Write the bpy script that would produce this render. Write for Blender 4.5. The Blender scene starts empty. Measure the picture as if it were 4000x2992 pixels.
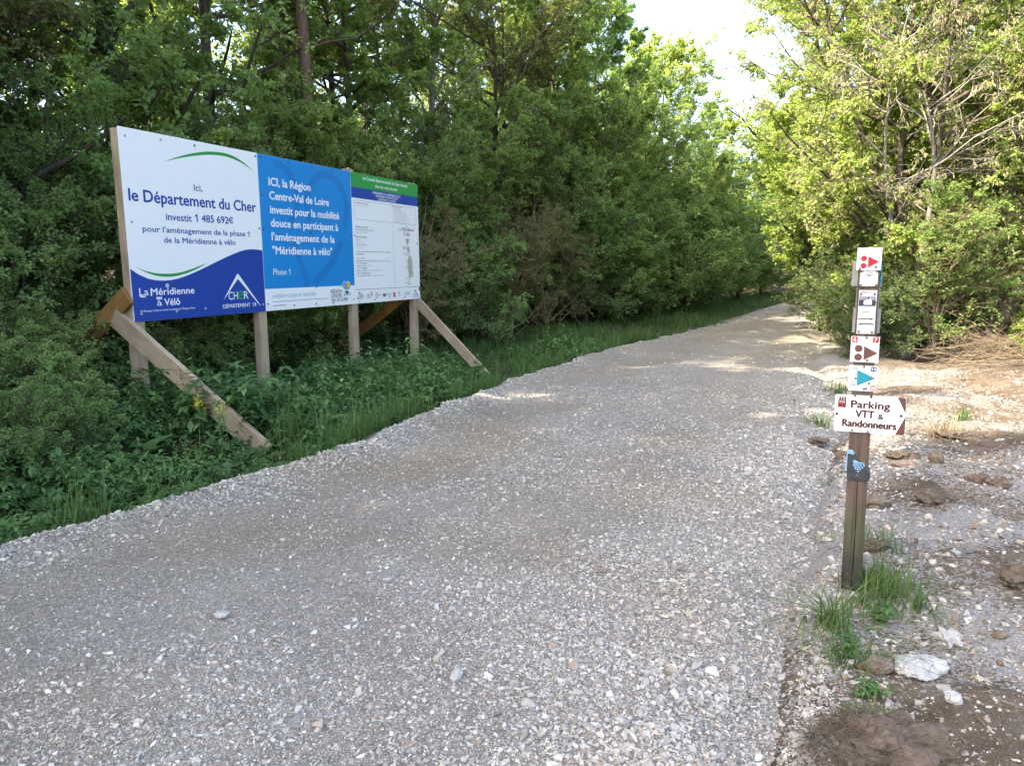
import bpy, math, random
import numpy as np
from mathutils import Matrix, Vector

# ------------------------------------------------------------------ camera, sky, sun, exposure
S = bpy.context.scene
C = S.collection
PITCH, ROLL, EYE = math.radians(9.03), math.radians(-0.364), 1.6
cam = bpy.data.cameras.new('camera'); cam.lens = 25.65; cam.sensor_width = 36; cam.clip_start = .05; cam.clip_end = 5000
co = bpy.data.objects.new('camera', cam); C.objects.link(co); S.camera = co
fwd = Vector((0, math.cos(PITCH), -math.sin(PITCH))); rgt = Vector((1, 0, 0)); upv = rgt.cross(fwd)
r2 = math.cos(ROLL) * rgt + math.sin(ROLL) * upv; u2 = -math.sin(ROLL) * rgt + math.cos(ROLL) * upv
co.matrix_world = Matrix(((r2.x, u2.x, -fwd.x, 0), (r2.y, u2.y, -fwd.y, 0), (r2.z, u2.z, -fwd.z, EYE), (0, 0, 0, 1)))

SUN_EL, SUN_AZ = math.radians(45), math.radians(-116)      # azimuth clockwise from +Y (forward): the sun stands to the left
w = bpy.data.worlds.new('World'); S.world = w; w.use_nodes = True
nt = w.node_tree
sky = nt.nodes.new('ShaderNodeTexSky'); sky.sky_type = 'NISHITA'; sky.sun_disc = False
sky.sun_elevation = SUN_EL; sky.sun_rotation = SUN_AZ
sky.air_density = 1.0; sky.dust_density = 4.5; sky.ozone_density = 0.3; sky.altitude = 150
bg = nt.nodes['Background']; bg.inputs['Strength'].default_value = 0.14
nt.links.new(sky.outputs[0], bg.inputs[0])
sun = bpy.data.lights.new('sun', 'SUN'); sun.energy = 3.5; sun.angle = math.radians(.55); sun.color = (1, .885, .69)
so = bpy.data.objects.new('sun', sun); C.objects.link(so); so.location = (-30, -5, 30)
sd = Vector((math.sin(SUN_AZ) * math.cos(SUN_EL), math.cos(SUN_AZ) * math.cos(SUN_EL), math.sin(SUN_EL)))
so.rotation_euler = sd.to_track_quat('Z', 'Y').to_euler()
S.view_settings.view_transform = 'Standard'; S.view_settings.look = 'None'
S.view_settings.exposure = 2.52; S.view_settings.gamma = 1
S.render.engine = 'CYCLES'
cy = S.cycles
cy.max_bounces = 6; cy.diffuse_bounces = 4; cy.glossy_bounces = 2; cy.transmission_bounces = 4; cy.transparent_max_bounces = 4
cy.caustics_reflective = False; cy.caustics_refractive = False; cy.sample_clamp_indirect = 3
cy.use_denoising = True; cy.denoiser = 'OPENIMAGEDENOISE'; cy.denoising_input_passes = 'RGB_ALBEDO_NORMAL'; cy.denoising_prefilter = 'ACCURATE'

# ------------------------------------------------------------------ helpers
RNG = np.random.default_rng(7)
TH = math.radians(28.2); DX, DY = math.sin(TH), math.cos(TH)   # direction of the path

def sl(x, y): return x * DX + y * DY, x * DY - y * DX           # world -> along / across the path
def xy(s, l): return s * DX + l * DY, s * DY - l * DX

def hash2(i, j, seed):
    h = (i.astype(np.int64) * 374761393 + j.astype(np.int64) * 668265263 + seed * 974634777) & 0x7fffffff
    h = ((h ^ (h >> 13)) * 1274126177) & 0x7fffffff
    return ((h ^ (h >> 16)) & 0xffff) / 65535.0

def noise(x, y, sc, seed=0):
    x = np.asarray(x, float) / sc; y = np.asarray(y, float) / sc
    i = np.floor(x); j = np.floor(y); fx = x - i; fy = y - j
    fx = fx * fx * (3 - 2 * fx); fy = fy * fy * (3 - 2 * fy)
    a = hash2(i, j, seed); b = hash2(i + 1, j, seed); c = hash2(i, j + 1, seed); d = hash2(i + 1, j + 1, seed)
    return (a * (1 - fx) + b * fx) * (1 - fy) + (c * (1 - fx) + d * fx) * fy - .5

def smooth(a, b, x):
    t = np.clip((x - a) / (b - a), 0, 1); return t * t * (3 - 2 * t)

def new_mesh(name, V, faces, mats, midx=None, attrs=None, shade=False, cols=None):
    """faces: list of (n,k) index arrays"""
    me = bpy.data.meshes.new(name)
    V = np.asarray(V, np.float32).reshape(-1, 3)
    faces = [np.asarray(f, np.int32) for f in faces if len(f)]
    nl = sum(f.size for f in faces); npol = sum(len(f) for f in faces)
    me.vertices.add(len(V)); me.vertices.foreach_set('co', V.ravel())
    me.loops.add(nl); me.polygons.add(npol)
    me.loops.foreach_set('vertex_index', np.concatenate([f.ravel() for f in faces]))
    tot = np.concatenate([np.full(len(f), f.shape[1], np.int32) for f in faces])
    start = np.concatenate([[0], np.cumsum(tot)[:-1]]).astype(np.int32)
    me.polygons.foreach_set('loop_start', start)
    for m in (mats if isinstance(mats, (list, tuple)) else [mats]): me.materials.append(m)
    if midx is not None: me.polygons.foreach_set('material_index', np.asarray(midx, np.int32))
    if shade: me.polygons.foreach_set('use_smooth', np.ones(npol, bool))
    else: me.polygons.foreach_set('use_smooth', np.zeros(npol, bool))
    me.update(calc_edges=True)
    for k, a in (attrs or {}).items():
        at = me.attributes.new(k, 'FLOAT', 'POINT'); at.data.foreach_set('value', np.asarray(a, np.float32))
    if cols is not None:
        at = me.color_attributes.new('stone_colour', 'FLOAT_COLOR', 'POINT')
        c4 = np.ones((len(V), 4), np.float32); c4[:, :3] = cols; at.data.foreach_set('color', c4.ravel())
    return me

def tag(o, label=None, cat=None, group=None, kind=None):
    if label: o['label'] = label
    if cat: o['category'] = cat
    if group: o['group'] = group
    if kind: o['kind'] = kind
    return o

def obj(name, me, parent=None, loc=None, rot=None):
    o = bpy.data.objects.new(name, me); C.objects.link(o)
    if parent: o.parent = parent
    if loc is not None: o.location = loc
    if rot is not None: o.rotation_euler = rot
    return o

def empty(name, loc, rotz=0, label=None, cat=None, group=None):
    o = bpy.data.objects.new(name, None); C.objects.link(o); o.location = loc; o.rotation_euler = (0, 0, rotz)
    o.empty_display_size = .3
    return tag(o, label, cat, group)

class Geo:                                  # collects pieces into one mesh
    def __init__(s): s.V = []; s.F = {}; s.n = 0; s.A = []; s.M = {}
    def add(s, V, F, m=0, tint=0.):
        V = np.asarray(V, float).reshape(-1, 3); F = np.asarray(F, int)
        if F.size == 0: return
        k = F.shape[1]
        s.F.setdefault(k, []).append(F + s.n); s.M.setdefault(k, []).append(np.full(len(F), m))
        s.V.append(V); s.A.append(np.full(len(V), tint) if np.isscalar(tint) else np.asarray(tint)); s.n += len(V)
    def mesh(s, name, mats, shade=False):
        ks = sorted(s.F)
        return new_mesh(name, np.concatenate(s.V), [np.concatenate(s.F[k]) for k in ks], mats,
                        np.concatenate([np.concatenate(s.M[k]) for k in ks]), {'tint': np.concatenate(s.A)}, shade)

# ---- node materials
def mat(name):
    m = bpy.data.materials.new(name); m.use_nodes = True
    n = m.node_tree.nodes; p = n['Principled BSDF']
    return m, n, m.node_tree.links, p

def N(n, t, **kw):
    x = n.new('ShaderNode' + t)
    for k, v in kw.items():
        if k.startswith('i_'): x.inputs[k[2:].replace('_', ' ')].default_value = v
        else: setattr(x, k, v)
    return x

def ramp(n, stops, interp='LINEAR'):
    r = n.new('ShaderNodeValToRGB'); cr = r.color_ramp; cr.interpolation = interp
    while len(cr.elements) < len(stops): cr.elements.new(.5)
    for e, (p, c) in zip(cr.elements, stops): e.position = p; e.color = (c[0], c[1], c[2], 1) if hasattr(c, '__len__') else (c, c, c, 1)
    return r

def mixc(n, L, fac, a, b, blend='MIX'):
    x = n.new('ShaderNodeMix'); x.data_type = 'RGBA'; x.blend_type = blend
    for sock, v in ((x.inputs[0], fac), (x.inputs[6], a), (x.inputs[7], b)):
        if hasattr(v, 'links'): L.new(v, sock)
        elif hasattr(v, '__len__'): sock.default_value = (v[0], v[1], v[2], 1)
        else: sock.default_value = v
    return x.outputs[2]

def math_(n, L, op, a, b=0.):
    x = n.new('ShaderNodeMath'); x.operation = op
    for sock, v in ((x.inputs[0], a), (x.inputs[1], b)):
        if hasattr(v, 'links'): L.new(v, sock)
        else: sock.default_value = v
    return x.outputs[0]

def plain(name, col, rough=.6, var=.0, scale=6, spec=.3, bump=0):
    m, n, L, p = mat(name)
    p.inputs['Roughness'].default_value = rough; p.inputs['Specular IOR Level'].default_value = spec
    tc = N(n, 'TexCoord'); nz = N(n, 'TexNoise', i_Scale=scale, i_Detail=6., i_Roughness=.6)
    L.new(tc.outputs['Object'], nz.inputs['Vector'])
    r = ramp(n, [(.3, [c * (1 - var) for c in col]), (.7, [min(1, c * (1 + var)) for c in col])])
    L.new(nz.outputs[0], r.inputs[0]); L.new(r.outputs[0], p.inputs['Base Color'])
    if bump:
        b = N(n, 'Bump', i_Strength=bump, i_Distance=.01); L.new(nz.outputs[0], b.inputs['Height']); L.new(b.outputs[0], p.inputs['Normal'])
    return m

def leaf_mat(name, dark, light, trans=(.26, .34, .035), tw=.42, hv=.03):
    m, n, L, p = mat(name)
    at = N(n, 'Attribute', attribute_name='tint')
    r = ramp(n, [(0, dark), (1, light)]); L.new(at.outputs['Fac'], r.inputs[0])
    oi = N(n, 'ObjectInfo')
    hs = N(n, 'HueSaturation')
    L.new(math_(n, L, 'ADD', math_(n, L, 'MULTIPLY', oi.outputs['Random'], hv), .5 - hv / 2), hs.inputs['Hue'])
    L.new(math_(n, L, 'ADD', math_(n, L, 'MULTIPLY', oi.outputs['Random'], -.3), 1.14), hs.inputs['Value'])
    L.new(r.outputs[0], hs.inputs['Color'])
    L.new(hs.outputs[0], p.inputs['Base Color'])
    p.inputs['Roughness'].default_value = .5; p.inputs['Specular IOR Level'].default_value = .25
    tr = N(n, 'BsdfTranslucent')
    tcol = mixc(n, L, .55, hs.outputs[0], trans)
    L.new(tcol, tr.inputs[0])
    mx = N(n, 'MixShader'); mx.inputs[0].default_value = tw
    L.new(p.outputs[0], mx.inputs[1]); L.new(tr.outputs[0], mx.inputs[2])
    L.new(mx.outputs[0], n['Material Output'].inputs[0])
    return m

def bark_mat(name, a, b, scale=14):
    m, n, L, p = mat(name)
    tc = N(n, 'TexCoord'); mp = N(n, 'Mapping'); mp.inputs['Scale'].default_value = (1, 1, .35)
    L.new(tc.outputs['Object'], mp.inputs[0])
    nz = N(n, 'TexNoise', i_Scale=scale, i_Detail=8., i_Roughness=.7); L.new(mp.outputs[0], nz.inputs[0])
    r = ramp(n, [(.3, a), (.7, b)]); L.new(nz.outputs[0], r.inputs[0]); L.new(r.outputs[0], p.inputs['Base Color'])
    bp = N(n, 'Bump', i_Strength=.7, i_Distance=.02); L.new(nz.outputs[0], bp.inputs['Height']); L.new(bp.outputs[0], p.inputs['Normal'])
    p.inputs['Roughness'].default_value = .9; p.inputs['Specular IOR Level'].default_value = .15
    return m

def wood_mat(name, a, b, knots=(.11, .06, .03), grey=.0):
    m, n, L, p = mat(name)
    tc = N(n, 'TexCoord'); mp = N(n, 'Mapping'); mp.inputs['Scale'].default_value = (1, 1, .045)
    oi = N(n, 'ObjectInfo'); av = N(n, 'VectorMath', operation='ADD'); cb = N(n, 'CombineXYZ')
    L.new(math_(n, L, 'MULTIPLY', oi.outputs['Random'], 40), cb.inputs[0]); L.new(cb.outputs[0], av.inputs[0])
    L.new(tc.outputs['Object'], av.inputs[1]); L.new(av.outputs[0], mp.inputs[0])
    nz = N(n, 'TexNoise', i_Scale=55., i_Detail=7., i_Roughness=.65, i_Distortion=.4); L.new(mp.outputs[0], nz.inputs[0])
    r = ramp(n, [(.28, a), (.72, b)]); L.new(nz.outputs[0], r.inputs[0])
    vo = N(n, 'TexVoronoi', i_Scale=3.4); m2 = N(n, 'Mapping'); m2.inputs['Scale'].default_value = (1.6, 1.6, .9)
    L.new(av.outputs[0], m2.inputs[0]); L.new(m2.outputs[0], vo.inputs[0])
    kr = ramp(n, [(.06, 1), (.13, 0)]); L.new(vo.outputs['Distance'], kr.inputs[0])
    big = N(n, 'TexNoise', i_Scale=2.2, i_Detail=4.); L.new(av.outputs[0], big.inputs[0])
    bgr = ramp(n, [(.35, .72), (.65, 1.1)]); L.new(big.outputs[0], bgr.inputs[0])
    c = mixc(n, L, kr.outputs[0], r.outputs[0], knots)
    c = mixc(n, L, 1., c, bgr.outputs[0], 'MULTIPLY')
    L.new(c, p.inputs['Base Color'])
    bp = N(n, 'Bump', i_Strength=.35, i_Distance=.004); L.new(nz.outputs[0], bp.inputs['Height']); L.new(bp.outputs[0], p.inputs['Normal'])
    p.inputs['Roughness'].default_value = .75; p.inputs['Specular IOR Level'].default_value = .2
    return m

# ------------------------------------------------------------------ ground
EL_S = [-14, 2.1, 3.0, 4.2, 5.8, 7.5, 10, 12.6, 15, 18.1, 30, 47, 60, 80]; EL_L = [-4.4, -4.47, -4.42, -4.27, -4.5, -4.72, -4.84, -4.87, -4.75, -4.56, -4.55, -4.5, -3.4, 2]
ER_S = [-14, 2.4, 3.9, 6.4, 10, 14, 21.8, 47, 60, 80]; ER_L = [.25, -.10, -.23, -.29, -.5, -1.15, -1.86, -1.9, -.6, 4.6]
def edge_l(s): return np.interp(s, EL_S, EL_L) + .14 * noise(s, s * 0, .45, 3) + .06 * noise(s, s * 0, .14, 2) + .16 * noise(s, s * 0, 1.3, 4)
def edge_r(s): return np.interp(s, ER_S, ER_L) + .34 * noise(s, s * 0, .6, 5) + .14 * noise(s, s * 0, .17, 8) + .3 * noise(s, s * 0, 1.7, 6)

def ground_h(x, y):
    s, l = sl(x, y)
    el = np.interp(s, EL_S, EL_L); er = np.interp(s, ER_S, ER_L)
    left = l < el
    # left: ditch, then a bank under the trees
    dl = el - l
    near = 1 - smooth(12, 17, s)
    zl = -.26 * smooth(0, .5, dl) * (.45 + .55 * near)
    foot = np.interp(s, [0, 5, 7, 9, 11, 16], [.22, .34, .16, .06, .03, .05])
    zl = zl + foot * smooth(1.0, 2.7, dl) + (.45 * smooth(3.2, 6.2, dl))
    zl = zl + .10 * noise(x, y, .9, 11) * smooth(.3, 1, dl) + .05 * noise(x, y, .3, 12) * smooth(.3, 1, dl)
    # right: churned earth
    dr = l - er
    rough = smooth(.1, .6, dr) * (1 - .6 * smooth(30, 60, np.hypot(x, y)))
    zr = rough * (.02 + .13 * noise(x, y, .75, 13) + .08 * noise(x, y, .26, 14) + .04 * noise(x, y, .09, 15)) + .10 * smooth(.5, 3.5, dr) + .18 * smooth(3.5, 9, dr)
    base = np.where(left, zl, np.where(dr > 0, zr, 0.))
    inpath = (~left) & (dr < 0)
    d_in = np.minimum(l - el, er - l)
    base = np.where(inpath, -.14 * smooth(0, .35, d_in), base)
    far = np.hypot(x, y)
    return base + .8 * noise(x, y, 60, 16) * smooth(60, 160, far)

def path_h(s, l):
    el = edge_l(s); er = edge_r(s)
    dl = l - el; dr = er - l
    wd = np.maximum(er - el, .1); t = np.clip(dl / wd, 0, 1)
    z = .03 + .03 * np.sin(np.pi * t)
    x, y = xy(s, l)
    z = z + .025 * noise(x, y, .8, 21) + .018 * noise(x, y, .22, 22) + .010 * noise(x, y, .08, 23)
    z = z + .075 * np.exp(-((dl - .22) / .2) ** 2) * (1 - smooth(14, 20, s)) + .012 * np.exp(-((dr - .3) / .25) ** 2)
    z = z - .24 * (1 - smooth(-.05, .20, dl)) - .12 * (1 - smooth(-.05, .5, dr))
    for c in (.27, .66): z = z - .022 * np.exp(-((t - c) / .09) ** 2)
    return z

def tan_amount(s, l):          # packed tan fines in the wheel tracks and in patches
    t = np.clip((l - edge_l(s)) / 4.3, 0, 1)
    tr = .85 * np.exp(-((t - .22) / .14) ** 2) + .45 * np.exp(-((t - .62) / .12) ** 2)
    x, y = xy(s, l)
    return np.clip(tr * (.35 + 1.1 * (noise(x, y, 1.6, 31) + .45)) * smooth(1.0, 4.5, s) + 1.0 * (noise(x, y, .8, 32) - .1), 0, 1)

def pebble_nodes(n, L, vec, scales, dark=.55):
    """returns colour factor (0..1 random per pebble), crevice factor and height"""
    out = []
    for sc in scales:
        v = N(n, 'TexVoronoi', i_Scale=float(sc), i_Randomness=1.); L.new(vec, v.inputs['Vector'])
        e = N(n, 'TexVoronoi', feature='DISTANCE_TO_EDGE', i_Scale=float(sc), i_Randomness=1.); L.new(vec, e.inputs['Vector'])
        sp = N(n, 'SeparateColor'); L.new(v.outputs['Color'], sp.inputs[0])
        er = ramp(n, [(0, 0), (.14, 1)]); L.new(e.outputs['Distance'], er.inputs[0])
        out.append((sp.outputs[0], er.outputs[0], sp.outputs[1]))
    return out

def gravel_mat():
    m, n, L, p = mat('crushed_limestone')
    tc = N(n, 'TexCoord'); vec = tc.outputs['Object']
    ws = N(n, 'TexNoise', i_Scale=18., i_Detail=3.); L.new(vec, ws.inputs[0])
    wv = N(n, 'VectorMath', operation='MULTIPLY_ADD'); L.new(ws.outputs['Color'], wv.inputs[0]); wv.inputs[1].default_value = (.03, .03, .03); L.new(vec, wv.inputs[2])
    a, b, c = pebble_nodes(n, L, wv.outputs[0], (46, 105, 230))
    ta = N(n, 'Attribute', attribute_name='tan')
    big = N(n, 'TexNoise', i_Scale=1.1, i_Detail=5.); L.new(vec, big.inputs[0])
    g = ramp(n, [(0, (.17, .155, .130)), (.5, (.30, .278, .242)), (1, (.48, .45, .40))])
    f = math_(n, L, 'ADD', math_(n, L, 'MULTIPLY', b[0], .5), math_(n, L, 'MULTIPLY', c[0], .3)); f = math_(n, L, 'ADD', f, math_(n, L, 'MULTIPLY', a[0], .2)); L.new(f, g.inputs[0])
    t = ramp(n, [(0, (.175, .145, .105)), (.5, (.295, .255, .195)), (1, (.43, .385, .305))]); L.new(f, t.inputs[0])
    col = mixc(n, L, ta.outputs['Fac'], g.outputs[0], t.outputs[0])
    br = ramp(n, [(.3, .86), (.7, 1.1)]); L.new(big.outputs[0], br.inputs[0])
    col = mixc(n, L, 1., col, br.outputs[0], 'MULTIPLY')
    crev = ramp(n, [(0, .62), (1, 1)]); L.new(b[1], crev.inputs[0])
    col = mixc(n, L, .8, col, crev.outputs[0], 'MULTIPLY')
    L.new(col, p.inputs['Base Color'])
    h = math_(n, L, 'ADD', math_(n, L, 'MULTIPLY', math_(n, L, 'MULTIPLY', b[1], b[2]), .6), math_(n, L, 'MULTIPLY', math_(n, L, 'MULTIPLY', c[1], c[2]), .4))
    bp = N(n, 'Bump', i_Strength=.9, i_Distance=.008); L.new(h, bp.inputs['Height']); L.new(bp.outputs[0], p.inputs['Normal'])
    p.inputs['Roughness'].default_value = .95; p.inputs['Specular IOR Level'].default_value = .15
    return m

def earth_mat():
    m, n, L, p = mat('churned_earth')
    tc = N(n, 'TexCoord'); vec = tc.outputs['Object']
    ws = N(n, 'TexNoise', i_Scale=14., i_Detail=4.); L.new(vec, ws.inputs[0])
    wv = N(n, 'VectorMath', operation='MULTIPLY_ADD'); L.new(ws.outputs['Color'], wv.inputs[0]); wv.inputs[1].default_value = (.05, .05, .05); L.new(vec, wv.inputs[2])
    a, b, c = pebble_nodes(n, L, wv.outputs[0], (28, 70, 160))
    fl = N(n, 'Attribute', attribute_name='floor'); ch = N(n, 'Attribute', attribute_name='chalk')
    n1 = N(n, 'TexNoise', i_Scale=5., i_Detail=8., i_Roughness=.65); L.new(vec, n1.inputs[0])
    e = ramp(n, [(.25, (.085, .062, .045)), (.5, (.17, .13, .095)), (.75, (.28, .23, .175))]); L.new(n1.outputs[0], e.inputs[0])
    st = ramp(n, [(0, (.26, .24, .21)), (1, (.46, .45, .435))]); L.new(c[0], st.inputs[0])
    n2 = N(n, 'TexNoise', i_Scale=9., i_Detail=6.); L.new(vec, n2.inputs[0])
    sf = math_(n, L, 'ADD', math_(n, L, 'MULTIPLY', ch.outputs['Fac'], .75), math_(n, L, 'MULTIPLY', b[0], .55))
    sf = math_(n, L, 'ADD', sf, math_(n, L, 'MULTIPLY', n2.outputs[0], .5))
    sr = ramp(n, [(.72, 0), (.86, 1)]); L.new(sf, sr.inputs[0])
    col = mixc(n, L, sr.outputs[0], e.outputs[0], st.outputs[0])
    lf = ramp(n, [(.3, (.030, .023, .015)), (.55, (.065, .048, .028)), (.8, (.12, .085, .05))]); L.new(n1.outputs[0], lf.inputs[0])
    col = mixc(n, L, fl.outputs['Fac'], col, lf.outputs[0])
    L.new(col, p.inputs['Base Color'])
    h = math_(n, L, 'ADD', math_(n, L, 'MULTIPLY', b[1], .35), math_(n, L, 'MULTIPLY', n1.outputs[0], 1.2))
    h = math_(n, L, 'ADD', h, math_(n, L, 'MULTIPLY', c[1], .2))
    bp = N(n, 'Bump', i_Strength=.9, i_Distance=.02); L.new(h, bp.inputs['Height']); L.new(bp.outputs[0], p.inputs['Normal'])
    p.inputs['Roughness'].default_value = .95; p.inputs['Specular IOR Level'].default_value = .12
    return m

M_gravel = gravel_mat(); M_earth = earth_mat()

def grid_faces(nr, nc, wrap=False):
    i = np.arange(nr - 1)[:, None]; j = np.arange(nc if wrap else nc - 1)[None, :]
    j2 = (j + 1) % nc
    return np.stack([i * nc + j, i * nc + j2, (i + 1) * nc + j2, (i + 1) * nc + j], -1).reshape(-1, 4)

def build_ground():
    # one polar sheet reaching the horizon, finest in front of the viewer
    a1 = np.linspace(-48, 48, 760); a2 = np.linspace(48, 312, 240)[1:-1]
    ang = np.radians(np.concatenate([a1, a2]))
    rr = np.concatenate([[.02], np.geomspace(.5, 60, 470), np.geomspace(62, 2500, 40)])
    A, Rr = np.meshgrid(ang, rr)
    X = Rr * np.sin(A); Y = Rr * np.cos(A)
    Z = ground_h(X, Y)
    s, l = sl(X, Y); el = np.interp(s, EL_S, EL_L); er = np.interp(s, ER_S, ER_L)
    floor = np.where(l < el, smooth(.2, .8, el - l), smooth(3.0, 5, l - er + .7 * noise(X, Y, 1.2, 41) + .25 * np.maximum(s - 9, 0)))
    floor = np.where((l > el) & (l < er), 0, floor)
    chalk = np.clip(smooth(2.2, .2, l - er) * .35 + 1.3 * noise(X, Y, .7, 42) + .5 * noise(X, Y, 1.9, 43) + .07, 0, 1)
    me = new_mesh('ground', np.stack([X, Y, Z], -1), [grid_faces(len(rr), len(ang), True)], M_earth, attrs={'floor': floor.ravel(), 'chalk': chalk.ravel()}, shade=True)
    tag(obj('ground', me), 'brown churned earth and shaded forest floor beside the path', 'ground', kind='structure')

def build_path():
    ss = np.concatenate([np.arange(-8, 1, .12), np.arange(1, 10, .028), np.geomspace(10, 78, 380)])
    tt = np.concatenate([np.linspace(-.06, .12, 26), np.linspace(.12, .9, 130)[1:], np.linspace(.9, 1.06, 24)[1:]])
    Sg, Tg = np.meshgrid(ss, tt, indexing='ij')
    el = edge_l(Sg); er = edge_r(Sg)
    Lg = el + (er - el) * Tg
    X, Y = xy(Sg, Lg); Z = path_h(Sg, Lg)
    me = new_mesh('path', np.stack([X, Y, Z], -1), [grid_faces(len(ss), len(tt))], M_gravel, attrs={'tan': tan_amount(Sg, Lg).ravel()}, shade=True)
    tag(obj('path', me), 'pale crushed limestone path running between the two woods', 'path', kind='structure')

build_ground(); build_path()

# ------------------------------------------------------------------ loose stones
def chip_templates(n, seed):
    """angular broken chips: convex hulls of a few scattered points"""
    import bmesh
    rng = np.random.default_rng(seed); out = []
    for i in range(n):
        k = rng.integers(8, 13)
        q = rng.normal(0, 1, (k, 3)); q /= np.linalg.norm(q, axis=1, keepdims=True)
        q *= rng.uniform(.75, 1.1, (k, 1)); q *= np.array([1, rng.uniform(.55, .95), rng.uniform(.35, .75)])
        bm = bmesh.new()
        for v in q: bm.verts.new(v)
        r = bmesh.ops.convex_hull(bm, input=bm.verts)
        bmesh.ops.delete(bm, geom=[v for v in bm.verts if not v.link_faces], context='VERTS')
        bmesh.ops.triangulate(bm, faces=bm.faces); bm.verts.index_update()
        out.append((np.array([v.co[:] for v in bm.verts]), np.array([[v.index for v in f.verts] for f in bm.faces]))); bm.free()
    return out
CHIPS = chip_templates(40, 3)

def stone_mat():
    m, n, L, p = mat('limestone_chips')
    at = N(n, 'Attribute', attribute_name='stone_colour')
    tc = N(n, 'TexCoord'); nz = N(n, 'TexNoise', i_Scale=70., i_Detail=5.); L.new(tc.outputs['Object'], nz.inputs[0])
    r = ramp(n, [(.3, .8), (.7, 1.12)]); L.new(nz.outputs[0], r.inputs[0])
    L.new(mixc(n, L, 1., at.outputs['Color'], r.outputs[0], 'MULTIPLY'), p.inputs['Base Color'])
    bp = N(n, 'Bump', i_Strength=.5, i_Distance=.004); L.new(nz.outputs[0], bp.inputs['Height']); L.new(bp.outputs[0], p.inputs['Normal'])
    p.inputs['Roughness'].default_value = .9; p.inputs['Specular IOR Level'].default_value = .2
    return m
M_stone = stone_mat()

def rot_rand(n, rng, tilt=.5):
    a = rng.uniform(0, 2 * np.pi, n); tx = rng.normal(0, tilt, n); ty = rng.normal(0, tilt, n)
    ca, sa = np.cos(a), np.sin(a); cx, sx = np.cos(tx), np.sin(tx); cyy, sy = np.cos(ty), np.sin(ty)
    Rz = np.zeros((n, 3, 3)); Rz[:, 0, 0] = ca; Rz[:, 0, 1] = -sa; Rz[:, 1, 0] = sa; Rz[:, 1, 1] = ca; Rz[:, 2, 2] = 1
    Rx = np.zeros((n, 3, 3)); Rx[:, 0, 0] = 1; Rx[:, 1, 1] = cx; Rx[:, 1, 2] = -sx; Rx[:, 2, 1] = sx; Rx[:, 2, 2] = cx
    Ry = np.zeros((n, 3, 3)); Ry[:, 1, 1] = 1; Ry[:, 0, 0] = cyy; Ry[:, 0, 2] = sy; Ry[:, 2, 0] = -sy; Ry[:, 2, 2] = cyy
    return Rz @ Rx @ Ry

def stones_mesh(name, X, Y, Z, size, cols, rng, zs=1., tilt=.35):
    n = len(X); kind = rng.integers(0, len(CHIPS), n); R = rot_rand(n, rng, tilt)
    VV, FF, CC, off = [], [], [], 0
    for k, (tv, tf) in enumerate(CHIPS):
        i = np.where(kind == k)[0]
        if not len(i): continue
        V = tv[None] * rng.uniform(.8, 1.1, (len(i), 1, 3)); V[:, :, 2] *= zs
        V = np.einsum('nij,nkj->nki', R[i], V) * (size[i][:, None, None] * .5)
        V += np.stack([X[i], Y[i], Z[i] + size[i] * .03], -1)[:, None, :]
        VV.append(V.reshape(-1, 3)); FF.append((np.arange(len(i))[:, None, None] * len(tv) + tf[None] + off).reshape(-1, 3))
        CC.append(np.repeat(cols[i], len(tv), 0)); off += len(i) * len(tv)
    return new_mesh(name, np.concatenate(VV), [np.concatenate(FF)], M_stone, cols=np.concatenate(CC))

def stone_cols(n, rng, tan):
    v = np.clip(rng.normal(.385, .085, n), .18, .60)[:, None]
    c = v * np.array([1.03, .975, .885])
    c = c * (1 - .5 * np.asarray(tan)[:, None] * np.array([.08, .20, .42]))
    warm = (rng.random(n) < .13 + .25 * tan)[:, None]
    c = np.where(warm, v * np.array([1, .88, .70]) * .92, c)
    pink = (rng.random(n) < .03)[:, None]
    return np.where(pink, v * np.array([.95, .74, .58]) * .8, c)

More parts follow.
